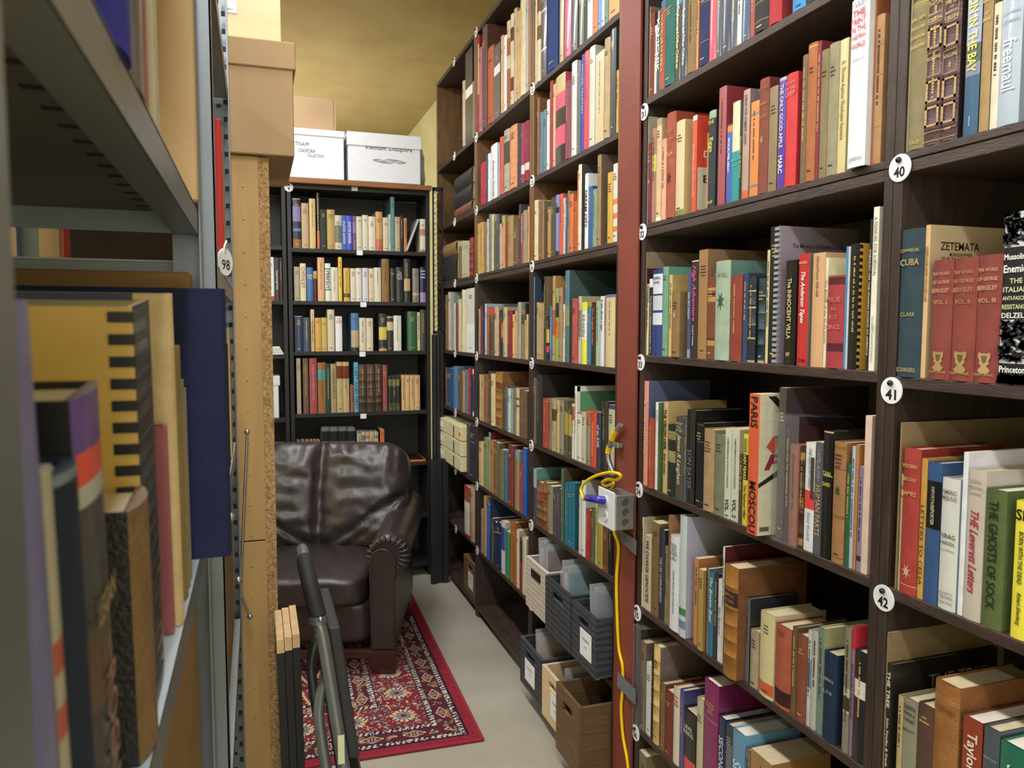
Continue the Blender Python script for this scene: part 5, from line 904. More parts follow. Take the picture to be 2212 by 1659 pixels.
# ---------------- persian rug ----------------
def rugcol(x,y,W,Ln,rn):
    d=min(x,W-x,y,Ln-y)
    along=y if min(x,W-x)<min(y,Ln-y) else x
    n=NZ.noise(Vector((x*70,y*70,0)));n2=NZ.noise(Vector((x*32,y*32,5)))
    R='#7e2b36';DR='#5c2430';CRM='#cdbb9c';NV='#2c2c44';GY='#8a8c94'
    def guard(t):
        return ['#c9c2b4','#3a2a38','#b8b0a4','#8c2436'][int((along*95+ (t>.5)*.5))%2+ (1 if n>.25 else 0)]
    def medal(s,e,t):
        u=((along/s)%1-.5)*s;v=(t-.5)*e;k=abs(u)/(s*.3)+abs(v)/(e*.42)
        if k<.55: return NV if (abs(u*140)%1)>.55 else '#b89070'
        if k<.8: return DR
        if k<1: return '#c8b8a0'
        k2=(((along/s+.5)%1-.5)*s)
        q=(k2*k2+v*v)**.5
        if q<e*.28 and n>-.12: return '#a89488' if n>.1 else '#4a3c58'
        return DR if n2<.22 else '#8c6c50'
    def rosette():
        best=None
        gx=.155
        for (cx,cy) in rn:
            q=((x-cx)**2+(y-cy)**2)**.5
            if q<.052:
                a=atan2(y-cy,x-cx)
                if q<.012: return '#7c2436'
                if q<.03: return GY if sin(a*11)>-.5 else '#5c5c70'
                if q<.046+.004*sin(a*14): return '#d2c294' if sin(a*14)>-.55 else R
        return None
    if d<.042: return '#932334' if n>-.3 else '#80202e'
    if d<.05: return '#3a2038'
    if d<.07: return guard((d-.05)/.02)
    if d<.075: return '#4a2440'
    if d<.135: return medal(.155,.06,(d-.075)/.06)
    if d<.14: return '#4a2440'
    if d<.16: return guard((d-.14)/.02)
    if d<.165: return '#5a2438'
    if d<.335:
        c=rosette()
        if c: return c
        if n2>.34: return '#bfae94' if n>.0 else '#4a4a6c'
        if n2<-.36: return '#4c4464' if n>0 else '#8c8474'
        if .1<n2<.16 or n>.5: return '#c8a888'
        return R if n>-.35 else '#7c2032'
    if d<.34: return '#4a2440'
    if d<.36: return guard((d-.34)/.02)
    if d<.42: return medal(.17,.06,(d-.36)/.06)
    if d<.435: return guard(.2)
    # centre: branching trees on dark ground
    u=((x*6)%1-.5);v=(y*5)%1
    br=abs(abs(u)-abs(.42*v*(1 if int(y*5)%2 else .7)))<.035 or abs(u)<.03
    if br: return '#d2a878'
    if n2>.2: return NV
    if n2<-.22: return '#8c3038'
    return '#c0987c' if n>.3 else '#5c2838'
pr=onZ(1043,1595,0.01);pl_=onZ(747,1643,0.01)
W,Ln=1.75,1.8;st=.005
ang=radians(-1.6)
r=thing('rug','red persian patterned rug under the leather armchair','rug',(pr.x,pr.y,0),ang)
rn=[]
for k in range(12):
    rn+=[(.25,.25+.19*k),(.25+.19*k,.25)]
nx=int(W/st);ny=int(Ln/st);vs=[];fs=[];cs=[]
for j in range(ny+1):
    for i in range(nx+1):
        e=.0008*NZ.noise(Vector((i*.4,j*.4,0)));vs.append((-i*st,j*st,.009+e))
for j in range(ny):
    for i in range(nx):
        a=j*(nx+1)+i;fs.append((a,a+nx+1,a+nx+2,a+1));cs.append(rugcol((i+.5)*st,(j+.5)*st,W,Ln,rn))
m=MB();m.raw(vs,fs,cs)
pile=m.build('pile',mat('rug_pile',rough=.95,n=.18,nscale=120,attr=True,spec=.1,bump=.3,bscale=500),r)
m=MB();m.tube([(0,0,.0062),(0,Ln,.0062)],.0062,8);m.tube([(-W,0,.0062),(-W,Ln,.0062)],.0062,8);m.tube([(0,0,.0062),(-W,0,.0062)],.0062,8);m.tube([(0,Ln,.0062),(-W,Ln,.0062)],.0062,8)
m.build('bound_edge',mat('rug_edge_red','#932537',rough=.95,n=.2,nscale=90),r)
# ---------------- leather armchair ----------------
LEA=mat('brown_leather','#2e2527',rough=.36,n=.25,nscale=14,bump=.22,bscale=22,spec=.6,coat=.12)
LEA.node_tree.nodes['Principled BSDF'].inputs['Coat Roughness'].default_value=.35
RTH=radians(-16.5)
base=onZ(640,1466,0)
AC=thing('armchair','dark brown leather armchair with rolled arms on the red rug','armchair',(base.x,base.y,.0105),RTH)
def cushion(name,c,s,e=5,sub=24,fn=None,m=LEA):
    bm=bmesh.new();bmesh.ops.create_cube(bm,size=2);bmesh.ops.subdivide_edges(bm,edges=bm.edges[:],cuts=sub,use_grid_fill=True)
    for v in bm.verts:
        p=v.co;l=(abs(p.x)**e+abs(p.y)**e+abs(p.z)**e)**(1/e);q=p/l
        w=Vector((q.x*s[0]/2,q.y*s[1]/2,q.z*s[2]/2))
        if fn: w=fn(q,w)
        v.co=w+Vector(c)
    me=bpy.data.meshes.new(name);bm.to_mesh(me);bm.free();me.materials.append(m)
    for p in me.polygons:p.use_smooth=True
    o=bpy.data.objects.new(name,me);COL.objects.link(o);o.parent=AC;return o
def seatf(q,w):
    w=w.copy()
    if q.z>0: w.z+=.022*(1-q.x**2)*(1-q.y**2)+.006*NZ.noise(Vector((q.x*3,q.y*3,1)))
    w.y-=.02*(1-q.x**2)*(1 if q.y<-.6 else 0)
    return w
cushion('seat_cushion',(0,.3,.362),(.60,.62,.13),8,30,seatf)
def apron(q,w): return w
cushion('base',(0,.36,.215),(.66,.66,.2),9,12)
def backf(q,w):
    # two stuffed lobes meeting in a central seam, gathered folds towards arms
    w=w.copy();ax=abs(q.x)
    if q.y<0:
        lobe=(1-(2*ax-1)**4)
        w.y-=.045*lobe*(1-q.z**4)
        seam=math.exp(-(q.x/.035)**2)
        w.y+=.03*seam
        # deep crease sweeping from low centre up to the arm
        t=q.z-(-.95+1.05*ax**1.3)
        w.y+=.022*math.exp(-(t/.09)**2)*(ax>.05)
        t2=q.z-(-1.15+1.25*ax**1.6);w.y+=.015*math.exp(-(t2/.07)**2)
        w.y+=.011*NZ.noise(Vector((q.x*3.2,q.z*5,2)))+.006*NZ.noise(Vector((q.x*9,q.z*5,7)))
        # gathers along the top
        if q.z>.35: w.y+=.007*sin(q.x*34+3*sin(q.x*7))*(q.z-.35)
    w.z+=-.018*max(0,ax-.75)/.25*(q.z>0)
    return w
bk=cushion('back_cushion',(0,0,0),(.86,.22,.53),7,44,backf)
bk.location=(0,.62,.645);bk.rotation_euler.x=radians(-17)
cushion('outer_back',(0,.80,.46),(.80,.12,.74),8,10)
def armprofile(n=22):
    """(x,z) outline of a rolled arm, right-hand side"""
    cx,cz,R=.395,.515,.088;p=[(.318,.105)]
    p.append((.312,.42))
    for k in range(n+1):
        a=radians(200-k*(200+62)/n);p.append((cx+R*cos(a),cz+R*sin(a)))
    p+=[(.418,.40),(.42,.105)]
    return p
for s in (1,-1):
    pf=[(s*x,z) for x,z in armprofile()]
    if s<0: pf=pf[::-1]
    m=MB();n=len(pf);ys=[.012,.02,.1,.25,.4,.55,.7,.82];vs=[]
    for y in ys:
        k=1 if y>.015 else .93
        for x,z in pf:
            cx=s*.375;cz=.33
            vs.append((cx+(x-cx)*k+.0*y,y,cz+(z-cz)*k+(.05*max(0,y-.25) if z>.4 else 0)))
    m.raw(vs,[(j*n+i,j*n+(i+1)%n,(j+1)*n+(i+1)%n,(j+1)*n+i) for j in range(len(ys)-1) for i in range(n)],'#333333',0,True)
    m.face(vs[:n][::-1]);m.face(vs[-n:])
    o=fixn(m.build('arm',LEA,AC))
    # flat front panel with piping and gathered rim
    pp=[]
    cx,cz,R=.372,.522,.058
    pp=[(.325,.115)]+[(cx+ (R-.006)*cos(radians(180-k*10)),cz-.03+R*sin(radians(180-k*10))) for k in range(19)]+[(.415,.115)]
    pp=[(s*x,z) for x,z in pp]
    m=MB();m.prism(pp,'y',-.004,.012);o=bevel(m.build('arm_front_panel',LEA,AC),.003)
    m=MB();m.tube([(x,-.003,z) for x,z in pp],.0042,8);m.build('piping',LEA,o)
    m=MB()
    for k in range(16):
        a=radians(196-k*16);R1=.06;R2=.091;cx2,cz2=.395,.515
        m.tube([(s*(cx2+R1*cos(a)-.008),.008,cz2+R1*sin(a)),(s*(cx2+(R1+R2)/2*cos(a)),.006,cz2+(R1+R2)/2*sin(a)),(s*(cx2+R2*cos(a)),.016,cz2+R2*sin(a))],[.004,.0062,.005],8)
    m.build('pleat',LEA,o)
LEG=mat('mahogany_leg','#3a1a18',rough=.4,n=.25,nscale=12,coat=.2)
m=MB();m.box(-.42,.42,.004,.03,.072,.108);bevel(m.build('wood_rail',LEG,AC),.003)
for s in (1,-1):
    for y in (.0,.66):
        m=MB();a=s*.30;b=s*.42;c=s*.325
        v=[(a,y,.1),(b,y,.1),(b,y+.1,.1),(a,y+.1,.1),(c,y+.01,0),(b,y+.01,0),(b,y+.085,0),(c,y+.085,0)]
        m.raw(v,[(3,2,1,0),(4,5,6,7),(0,1,5,4),(1,2,6,5),(2,3,7,6),(3,0,4,7)]);bevel(m.build('leg',LEG,AC),.003)
# ---------------- folded step ladder ----------------
TUB=mat('grey_tube_metal','#8b9096',rough=.38,n=.12,nscale=15,metal=.7);BLP=mat('black_ribbed_plastic','#232427',rough=.6,n=.15,nscale=30,wave=('Z',60,0,'#37383c'))
RUB=mat('black_rubber_grip','#1c1c1e',rough=.7,n=.1)
def lx(z): return .096+(1.017-z)*.132
SL=thing('step_ladder','folded grey tube step ladder with black grip leaning at bookcase back','ladder',(.22,1.66,0))
def lp(z,y,dx=0): return Vector((lx(z)+dx,y,z))
Y0l,Y1l=1.52,1.80
pt=[lp(.0,Y0l),lp(.5,Y0l),lp(.85,Y0l),lp(.925,Y0l+.004,-.004),lp(.985,Y0l+.03,-.008),lp(1.01,Y0l+.07,-.01),lp(1.017,1.66,-.01),lp(1.01,Y1l-.07,-.01),lp(.985,Y1l-.03,-.008),lp(.925,Y1l-.004,-.004),lp(.85,Y1l),lp(.5,Y1l),lp(0,Y1l)]
m=MB();m.tube(smooth(pt,5),.0125,14);wpar(m.build('front_frame',TUB),SL)
g=smooth([lp(.93,Y0l+.003,-.003),lp(.985,Y0l+.03,-.008),lp(1.01,Y0l+.07,-.01),lp(1.015,Y0l+.11,-.01)],6)
m=MB();m.tube(g,.0165,14);wpar(m.build('hand_grip',RUB),SL)
m=MB();m.tube([g[0]-Vector((0,0,.012)),g[0]+Vector((0,0,.004))],.0168,14);wpar(m.build('grip_collar',TUB),SL)
for y in (Y0l+.03,Y1l-.03):
    q=smooth([lp(.79,y,-.004),lp(.75,y,-.024),lp(.66,y,-.034),lp(.3,y,-.03),lp(.0,y,-.03)],5)
    m=MB();m.tube(q,.0115,12);wpar(m.build('rear_leg',TUB),SL)
m=MB();m.tube([lp(.3,Y0l+.03,-.03),lp(.3,Y1l-.03,-.03)],.009,10);wpar(m.build('rear_crossbar',TUB),SL)
for z0,z1 in ((.62,.90),(.33,.58),(.05,.29)):
    m=MB();a=.02;pts=[]
    for z in (z0,z1):
        for dx in (.014,.036): pts.append((lx(z)+dx,z))
    (x0,za),(x1,_),(x2,zb_),(x3,_)=pts
    m.raw([(x0,Y0l+.016,za),(x1,Y0l+.016,za),(x1,Y1l-.016,za),(x0,Y1l-.016,za),(x2,Y0l+.016,zb_),(x3,Y0l+.016,zb_),(x3,Y1l-.016,zb_),(x2,Y1l-.016,zb_)],[(3,2,1,0),(4,5,6,7),(0,1,5,4),(1,2,6,5),(2,3,7,6),(3,0,4,7)])
    wpar(bevel(m.build('step',BLP),.004),SL)
for z in (.93,.60):
    m=MB();m.ball(lp(z,Y0l-.012),.006,sz=1);wpar(m.build('rivet',GALV),SL)
m=MB();p=lp(.66,Y0l-.0128);m.box(p.x-.006,p.x+.007,p.y-.0006,p.y,p.z-.03,p.z+.03);o=wpar(m.build('yellow_sticker',mat('sticker_pale','#d8d8b8',rough=.5,n=.05)),SL)
# three black boards with raw tops
RAW=mat('raw_board_end','#dcb98a',rough=.8,n=.15,nscale=40,bump=.2,bscale=120);BBD=mat('black_painted_board','#1b1b1d',rough=.55,n=.1)
for k,n in enumerate(('left','middle','right')):
    x0=.045+.0165*k;zt_=.83+.004*k
    r=thing('shelf_plank','black board with raw pale top end beside ladder, %s of three'%n,'board',(x0+.03,1.77,0),0,'black boards standing beside the ladder')
    T=Matrix.Translation((x0,1.68,0))@Matrix.Rotation(radians(-1.2),4,'Y')
    m=MB();m.box(0,.0152,0,.185,.0,zt_-.03,T=T);m.build('painted_face',BBD);wpar(bpy.data.objects[-1] if False else COL.objects[-1],r)
    m=MB();m.box(0,.0152,0,.185,zt_-.0295,zt_,T=T);wpar(m.build('raw_end',RAW),r)
# ---------------- chipboard bookcase seen from behind ----------------
HARD=mat('tan_hardboard','#b3905c',rough=.6,n=.1,nscale=5,stretch=(8,1,1));CHIP=mat('chipboard_edge','#c9a877',rough=.85,n=.5,nscale=170,bump=.4,bscale=300,c2='#8a6438')
YK=1.92;xR=onY(592,900,YK).x;xm=xR-.026;ztop=1.896
r=thing('bookcase','chipboard bookcase seen from its tan hardboard back beside steel shelving','bookcase',(-.4,YK+.15,0))
zs=onY(558,1167,YK).z
for a,b in ((0,zs-.0015),(zs+.0015,ztop)):
    m=MB();m.box(-.86,xm+.002,YK-.004,YK,a,b);wpar(bevel(m.build('back_panel',HARD),.0008,1),r)
m=MB();m.box(xm,xR,YK+.0006,YK+.3,0,ztop);wpar(bevel(m.build('side_panel',CHIP),.001,1),r)
m=MB();m.box(-.86,-.834,YK+.0006,YK+.3,0,ztop);wpar(m.build('side_panel',CHIP),r)
for z in (.05,.4,.75,1.1,1.45,ztop-.012):
    m=MB();m.box(-.833,xm-.0005,YK+.0006,YK+.295,z-.012,z+.011);wpar(m.build('shelf_board',CHIP),r)
m=MB()
for k in range(22):
    m.ball((-.022+.0,YK-.0045,.25+.075*k),.0022)
wpar(m.build('nail',GALV),r)
m=MB();p=onY(597,1390,YK)
m.tube([(p.x+.006*sin(k*1.7),YK-.0004,p.z-.035+.07*k/14) for k in range(15)],.0006,4);wpar(m.build('pencil_mark',ink('#4c3c2c')),r)
q0=onY(640,330,YK-.02).x
lid_box('tan cardboard file box on top of the chipboard bookcase',q0-.34,q0-.004,YK-.02,.4,ztop+.002,onY(560,85,YK-.02).z-ztop-.002,.062,KRAFT)
zb2=onY(560,85,YK-.02).z+.003
x1=onY(606,40,YK).x
r=thing('pine_box','pale pine box with handwritten paper note on top of cardboard box','box',(x1-.15,YK+.15,zb2))
m=MB();m.box(x1-.3,x1,YK+.0,YK+.28,zb2,zb2+.2);wpar(bevel(m.build('box_body',CRP),.002),r)
m=MB();m.box(x1-.3,x1+.0,YK-.008,YK-.001,zb2+.0,zb2+.2);wpar(bevel(m.build('front_board',mat('pine_front','#e3cfa6',rough=.6,n=.1,nscale=4,stretch=(1,1,14))),.001,1),r)
a=onY(490,14,YK-.009);m=MB();m.box(a.x-.021,a.x+.021,YK-.0098,YK-.0086,a.z-.013,a.z+.013);o=wpar(bevel(m.build('paper_note',WHITE),.0003,1),r)
m=MB();put_text(m,'MB',a.x-.006,a.z+.005,.012,.006,YK-.0102,'h',shear=.2);put_text(m,'unlogged',a.x,a.z-.005,.032,.006,YK-.0102,'h',shear=.3);wpar(m.build('handwriting',ink('#3c3c6c')),r)
# ---------------- steel shelving on the left ----------------
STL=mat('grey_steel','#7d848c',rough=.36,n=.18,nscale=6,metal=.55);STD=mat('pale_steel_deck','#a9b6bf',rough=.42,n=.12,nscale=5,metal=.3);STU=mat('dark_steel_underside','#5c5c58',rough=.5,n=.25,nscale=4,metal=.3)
SLOT=mat('slot_dark','#161616',rough=.8,n=.1)
def steel_unit(label,y0,y1,xf,zs,depth=.42):
    r=thing('steel_shelving',label,'shelving',(xf-depth/2,(y0+y1)/2,0),0,'grey steel shelving units on the left')
    for y,s in ((y0,1),(y1,-1)):
        for x,t in ((xf,-1),(xf-depth,1)):
            m=MB();n=2.3
            m.box(min(x,x+t*.002),max(x,x+t*.002),min(y,y+s*.034),max(y,y+s*.034),0,n)
            m.box(min(x,x+t*.034),max(x,x+t*.034),min(y,y+s*.002),max(y,y+s*.002),0,n)
            if y==y1 and x==xf and y1>1.6:
                k=.3
                while k<2.25:
                    m.box(xf-.028,xf-.018,y1-.0027,y1-.0015,k,k+.008,mi=1);m.box(xf-.012,xf-.004,y1-.0365,y1-.033,k,k+.010,mi=1);k+=.0375
            wpar(m.build('post',[STL,SLOT]),r)
    for z in zs:
        m=MB();m.box(xf-depth+.003,xf-.003,y0+.036,y1-.036,z-.0025,z)
        wpar(m.build('deck',STD),r)
        m=MB();m.box(xf-.0045,xf-.003,y0+.003,y1-.003,z-.03,z-.0005);m.box(xf-.03,xf-.004,y0+.036,y1-.036,z-.03,z-.0285)
        m.box(xf-depth+.003,xf-depth+.0045,y0+.003,y1-.003,z-.03,z-.0005)
        m.box(xf-depth+.0045,xf-.0045,y0+.036,y0+.038,z-.03,z-.003);m.box(xf-depth+.0045,xf-.0045,y1-.038,y1-.036,z-.03,z-.003)
        wpar(m.build('deck_lip',STL),r)
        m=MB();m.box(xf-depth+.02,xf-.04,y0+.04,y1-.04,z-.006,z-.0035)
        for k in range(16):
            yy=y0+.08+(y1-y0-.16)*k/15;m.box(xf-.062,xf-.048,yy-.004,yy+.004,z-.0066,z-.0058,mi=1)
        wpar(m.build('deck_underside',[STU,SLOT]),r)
    return r
steel_unit('grey steel shelving nearest the camera at left, filled with large books',.2,1.03,-.06,[.42,.83,1.25,1.64,2.1])
steel_unit('grey steel shelving in the next row behind the near unit',.22,1.5,-.56,[.42,.83,1.25,1.66,2.1])
steel_unit('grey steel shelving behind, beside the chipboard bookcase',1.045,1.872,-.045,[.42,.83,1.24,1.585,2.03])
m=MB()
r=thing('brace_rod','pair of crossed steel brace strips at the far steel shelving','brace',(-.03,1.7,1))
for pts in ([(534,933),(519,1280),(509,1659)],[(492,1160),(516,1270),(540,1332)]):
    m=MB();m.tube([onX(x,y,-.0395) if x<530 else onY(x,y,1.868) for x,y in pts] if False else [onY(x,y,1.876) for x,y in pts],.003,8);wpar(m.build('strip',GALV),r)
for q in (onY(534,933,1.873),onY(540,1332,1.873),onX(498,1117,-.04),onX(515,1253,-.04)):
    m=MB();m.ball(q,.0065);wpar(m.build('bolt',GALV),r)
# tag 98
p=onX(486,566,-.041)
r=thing('shelf_tag','white oval tag numbered 98 tied to the grey steel post','tag',p,radians(62),'round numbered shelf tags')
R_=.0195
m=MB();m.prism([(R_*cos(2*pi*k/32),R_*1.02*sin(2*pi*k/32)) for k in range(32)],'y',-.0012,.0012);m.build('disc',TAGM,r)
m=MB();put_text(m,'98',0,-.004,.022,.015,-.0016,'h',fit=False,bold=.01);m.build('number',NUM,r)
m=MB();m.tube([(-.004,0,.012),(-.006,-.004,.024),(0,-.003,.03),(.006,.004,.024),(.003,.003,.012)],.0016,6);m.build('zip_tie',mat('white_zip_tie','#e8e8ee',rough=.3,n=.02),r)
# big books on the left steel shelf: (px of near and far spine edge at row y, top px, colours ...)
def lbook(lab,near,far,row_y,top,zsh,xf,spine,cover,d=.2,k='c',w=None,bands=(),T=(),name='book',pc='#d9c9a6',art=None,lean=5,grp='large books on the near steel shelf'):
    a=onX(near,row_y,xf).y;b=onX(far,row_y,xf).y if far else a+w
    a+=.013;b+=.013
    h=(onX(top[0],top[1],xf).z if not isinstance(top,float) else top)-zsh
    r=thing(name,lab,name.replace('_',' '),(xf,a,zsh+.0006),pi/2,grp);r.rotation_euler.y=-radians(lean)
    mb=MB();pg=MB();w=b-a-.0005
    bl=gen_book(mb,pg,w,h,d,spine,dict(k=k,c=cover,b=list(bands),nomark=1,T=[1],pc=pc),rb)
    if T:
        tb=mb
        for s,tc,o_,f0,f1 in T: put_text(tb,s,w/2,h*(1-(f0+f1)/2),w*.7,h*(f1-f0),-bl-.0008,o_,tc,bold=.012)
    mb.build('cover',KM[k],r);pg.build('page_block',PAPER,r)
    return r,w,h,d
ZL=1.25;xs=-.068
lbook('lavender spined book closest to the blurred steel post, left shelf',52,93,1000,1.507,ZL,xs,'#6d6aa8','#5a5890',.2,'j')
lbook('thin grey and red striped book right of the lavender book',106,128,1230,1.452,ZL,xs,'#a8a294','#8c8474',.16,'j',bands=[(.3,.36,'#b04838'),(.42,.48,'#b04838'),(.62,.68,'#b04838')])
lbook('navy book with worn pale head on the left steel shelf',128,171,1208,1.448,ZL,xs,'#16223a','#101a2c',.15,'c',pc='#b8943c',bands=[(0,.02,'#6c7c90')])
r,w,h,d=lbook('dark comic book with purple and red head, left steel shelf',171,228,1208,1.472,ZL,xs,'#3c3a3c','#0a0a0a',.18,'j',bands=[(0,.1,'#5a3c90'),(.1,.16,'#d83c28'),(.16,.2,'#a8a8a8'),(.2,.21,'#3c3a3c'),(.44,.6,'#54422c'),(.9,.97,'#d0b020'),(.97,1,'#b03020')],T=[('LEGAN',"#b8a068",'h',.36,.46),('ROGUES','#a87868','v',.55,.88)])
lbook('black leather book with worn tan spine, left steel shelf',278,311,1208,1.4,ZL,xs,'#7a5c34','#15120f',.14,'l')
r,w,h,d=lbook('comb bound yellow book with thick black plastic spine',309,344,1208,1.512,ZL,xs,'#1a1a1d','#b8923c',.2,'s')
m=MB();nt=int(h/.0126)
for k in range(nt):
    z=h*(k+.55)/nt;m.box(-.0012,w*.8,-.001,.013,z-.0031,z+.0031,'#17171a')
m.build('comb_teeth',mat('comb_plastic',rough=.35,n=.02,attr=True),r)
Yc=onX(344,1208,xs).y
def tall(lab,x,y0,w,h,d,spine,cover,k='c',lean=1.8,**kw):
    r=thing('book',lab,'book',(x,y0,ZL+.0006),pi/2,'large books on the near steel shelf');r.rotation_euler.y=-radians(lean)
    mb=MB();pg=MB();gen_book(mb,pg,w,h,d,spine,dict(k=k,c=cover,nomark=1,T=[1],**kw),rb);mb.build('cover',KM[k],r);pg.build('page_block',PAPER,r);return r
tall('slim navy bordered portfolio behind the comb bound book',-.078,.583,.012,.272,.24,'#2a2e58','#23264c','j',5)
tall('thin rose pink pamphlet right of the comb bound book',-.069,.664,.013,.172,.15,'#a85a64','#8c4450','j',4.6)
tall('tall cream parchment folder right of the pink pamphlet',-.0655,.682,.02,.276,.24,'#d0b483','#c2a878','c',4)
tall('olive brown clothbound book right of the cream folder',-.0685,.742,.03,.232,.2,'#8a7446','#7c6840','c',3.2)
tall('thin tan book against the large navy book',-.068,.776,.022,.2,.18,'#96815a','#8a7450','c',2.8)
tall('slim grey book touching the large navy book',-.067,.802,.02,.19,.18,'#8a8c80','#7c8074','j',2.4)
r=tall('large navy blue book sticking out of left steel shelf',-.034,.878,.028,.29,.25,'#1a2350','#161d45','c',.6)
m=MB();hh=.29
for (u0,u1,z0,z1,c) in ((.05,.16,.08,.235,'#c8ccd0'),):
    m.face([(-.0006,u0,z0),(-.0006,u0,z1),(-.0006,u1,z1),(-.0006,u1,z0)][::-1],c)
    m.face([(-.0009,u0+.0015,z0+.0015),(-.0009,u0+.0015,z1-.0015),(-.0009,u1,z1-.0015),(-.0009,u1,z0+.0015)][::-1],'#12161e')
    m.face([(-.0012,u0+.006,z0+.008),(-.0012,u0+.006,z1-.008),(-.0012,u1,z1-.008),(-.0012,u1,z0+.008)][::-1],'#5c7c64')
    m.face([(-.0014,u0+.014,z0+.02),(-.0014,u0+.014,z1-.05),(-.0014,u1-.03,z1-.05),(-.0014,u1-.03,z0+.02)][::-1],'#8c9c88')
m.build('cover_plate',mat('print_ink',rough=.6,n=.02,attr=True),r)
r=thing('cardboard_carton','brown corrugated carton standing behind the large navy book','box',(-.27,.99,ZL))
m=MB();m.box(-.44,-.07,.945,.985,ZL+.0008,1.562);wpar(bevel(m.build('carton_body',KRAFTD),.002,1),r)
# upper steel shelf of near unit
ZU=1.6405
def upb(lab,y0,w,h,spine,cover,x=-.068,d=.2,k='c',name='book'):
    r=thing(name,lab,name.replace('_',' '),(x,y0,ZU),pi/2,'books on the upper near steel shelf')
    mb=MB();pg=MB();gen_book(mb,pg,w,h,d,spine,dict(k=k,c=cover,nomark=1,T=[1]),rb);mb.build('cover',KM[k],r);pg.build('page_block',PAPER,r);return r
for lab,px,pw,h,sp,cv,k in (('beige cloth book leftmost on upper steel shelf',232,.05,.3,'#b8a890','#a89880','c'),('thin rosy brown book beside beige book, upper steel shelf',244,.012,.28,'#a08070','#8c6c5c','j'),('royal blue cloth book on upper steel shelf',318,.05,.3,'#2c2c90','#26268a','c'),('dark blue grey book in plastic right of the royal blue book',352,.035,.29,'#3c4458','#2c3240','j'),('thin red edged book on upper steel shelf',362,.012,.28,'#9c3438','#54585c','j'),('slim pale green book on upper steel shelf',378,.016,.2,'#b4ac8c','#a8a080','j')):
    pass
yy=.33
for lab,w,h,sp,cv,k,gap in (('beige cloth book leftmost on upper steel shelf',.045,.3,'#b8a890','#b0a08c','c',0),('thin rosy brown book beside beige book, upper steel shelf',.02,.28,'#a08070','#8c6c5c','j',0),('royal blue cloth book on upper steel shelf',.06,.3,'#2d2d96','#2a2a8e','c',.03),('dark blue grey book in plastic right of the royal blue book',.07,.29,'#343c50','#3c4a5c','j',.002),('thin red edged book on upper steel shelf',.014,.28,'#9c3438','#54585c','j',.01),('slim pale green book on upper steel shelf',.02,.185,'#b4ac8c','#a8a080','j',.04)):
    yy+=gap;upb(lab,yy,w,h,sp,cv,k=k,x=-.066);yy+=w+.001
r=thing('cardboard_sheet','tan cardboard sheet at far end of upper steel shelf','cardboard',(-.15,.96,ZU))
m=MB();m.box(-.32,-.058,.94,.958,ZU,ZU+.32);wpar(bevel(m.build('sheet',KRAFTD if False else mat('tan_card','#a98a62',rough=.85,n=.1,nscale=6)),.002,1),r)
# far steel unit contents
def slab(name,lab,cat,x0,x1,y0,y1,z0,z1,m,part='body'):
    r=thing(name,lab,cat,((x0+x1)/2,(y0+y1)/2,z0));b=MB();b.box(x0,x1,y0,y1,z0,z1);wpar(bevel(b.build(part,m),.0025,2),r);return r
slab('folder','bright red folder standing in the far steel shelving','folder',-.3,-.05,1.45,1.47,1.586,1.86,mat('red_folder','#c8201c',rough=.45,n=.05),'cover')
slab('cardboard_pad','crumpled tan cardboard pad beside the red folder','cardboard',-.33,-.052,1.56,1.62,1.586,1.86,mat('tan_card','#a98a62'),'sheet')
slab('book','dark brown book left of the red folder in far steel shelving','book',-.26,-.056,1.3,1.33,1.586,1.83,mat('dark_brown_cloth','#38241e',rough=.7,n=.15),'cover')
slab('book','orange spined book in far steel shelving','book',-.24,-.05,1.66,1.69,1.241,1.49,mat('orange_cloth','#c0682c',rough=.6,n=.12),'cover')
slab('book','cream book left of the orange book in far steel shelving','book',-.26,-.05,1.6,1.64,1.241,1.5,mat('cream_cloth','#cdbd8c',rough=.6,n=.12),'cover')
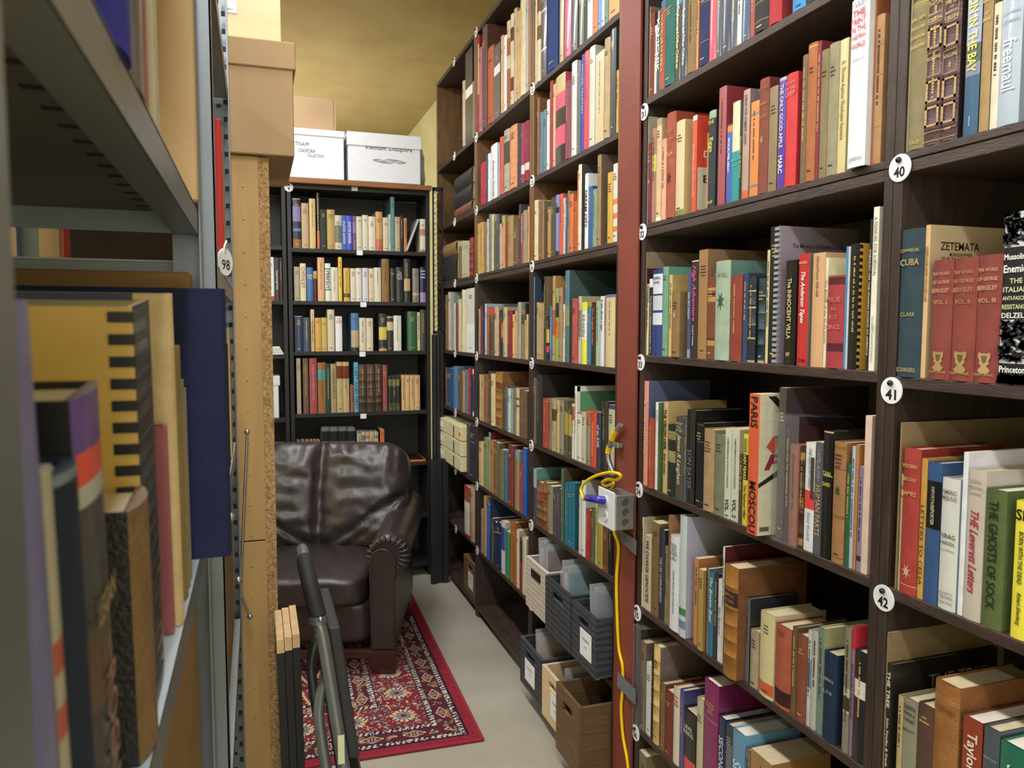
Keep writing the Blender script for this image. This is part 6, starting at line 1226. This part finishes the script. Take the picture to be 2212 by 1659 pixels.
slab('book','black slim book leftmost in far steel shelving','book',-.26,-.05,1.5,1.53,1.241,1.47,mat('black_cloth','#202024',rough=.6,n=.12),'cover')
slab('cardboard_carton','brown cardboard carton low in the far steel shelving','box',-.44,-.06,1.4,1.8,.831,1.14,KRAFTD,'carton_body')
slab('cardboard_carton','large brown cardboard carton under the large books','box',-.44,-.075,.62,.985,.831,1.17,KRAFTD,'carton_body')
slab('cardboard_carton','brown cardboard carton in far steel shelving behind the strips','box',-.44,-.07,1.1,1.38,.831,1.12,KRAFTD,'carton_body')
slab('cardboard_carton','light brown carton in the row behind the near steel shelving','box',-.95,-.6,.3,.98,1.2508,1.60,mat('tan_card','#a98a62'),'carton_body')
slab('white_carton','white carton deep behind the near steel shelving','box',-.93,-.6,1.0,1.44,1.2508,1.55,WBOX,'carton_body')
# ---------------- light ----------------
def area(name,x,y,z,sx,sy,e,col=(.97,.985,1),rot=(0,0,0)):
    l=bpy.data.lights.new(name,'AREA');l.shape='RECTANGLE';l.size=sx;l.size_y=sy;l.energy=e;l.color=col
    o=bpy.data.objects.new(name,l);COL.objects.link(o);o.location=(x,y,z);o.rotation_euler=rot;return o
for x,y,e in [(.0,-1.6,34),(.0,.2,34),(.0,2.0,34),(.05,3.7,27),(-1.75,-1.2,44),(-1.75,1.0,44),(-1.75,3.2,34),(-.2,6.3,40)]:  # last entry is an added fill for the far ceiling and back wall
    area('ceiling_tube_light',x,y,3.2 if y<4 else 2.9,.16,1.25,e)
for x,y,z,e in [(0,.2,3.22,14),(0,2.4,3.22,14),(-.2,6.4,2.3,36)]:  # upward fill lamps added only to brighten the ceiling
    area('ceiling_fill_uplight',x,y,z,.16 if y<4 else 1.8,1.25 if y<4 else 2.2,e,rot=(pi,0,0))
area('front_fill_light',.45,-2.3,1.7,1.6,1.9,26,rot=(radians(90),0,0))  # added fill from behind the camera; the front wall has no opening
w=bpy.data.worlds.new('world');S.world=w;S.view_settings.exposure=-.12;w.use_nodes=True;w.node_tree.nodes['Background'].inputs[0].default_value=(.9,.95,1,1);w.node_tree.nodes['Background'].inputs[1].default_value=.4
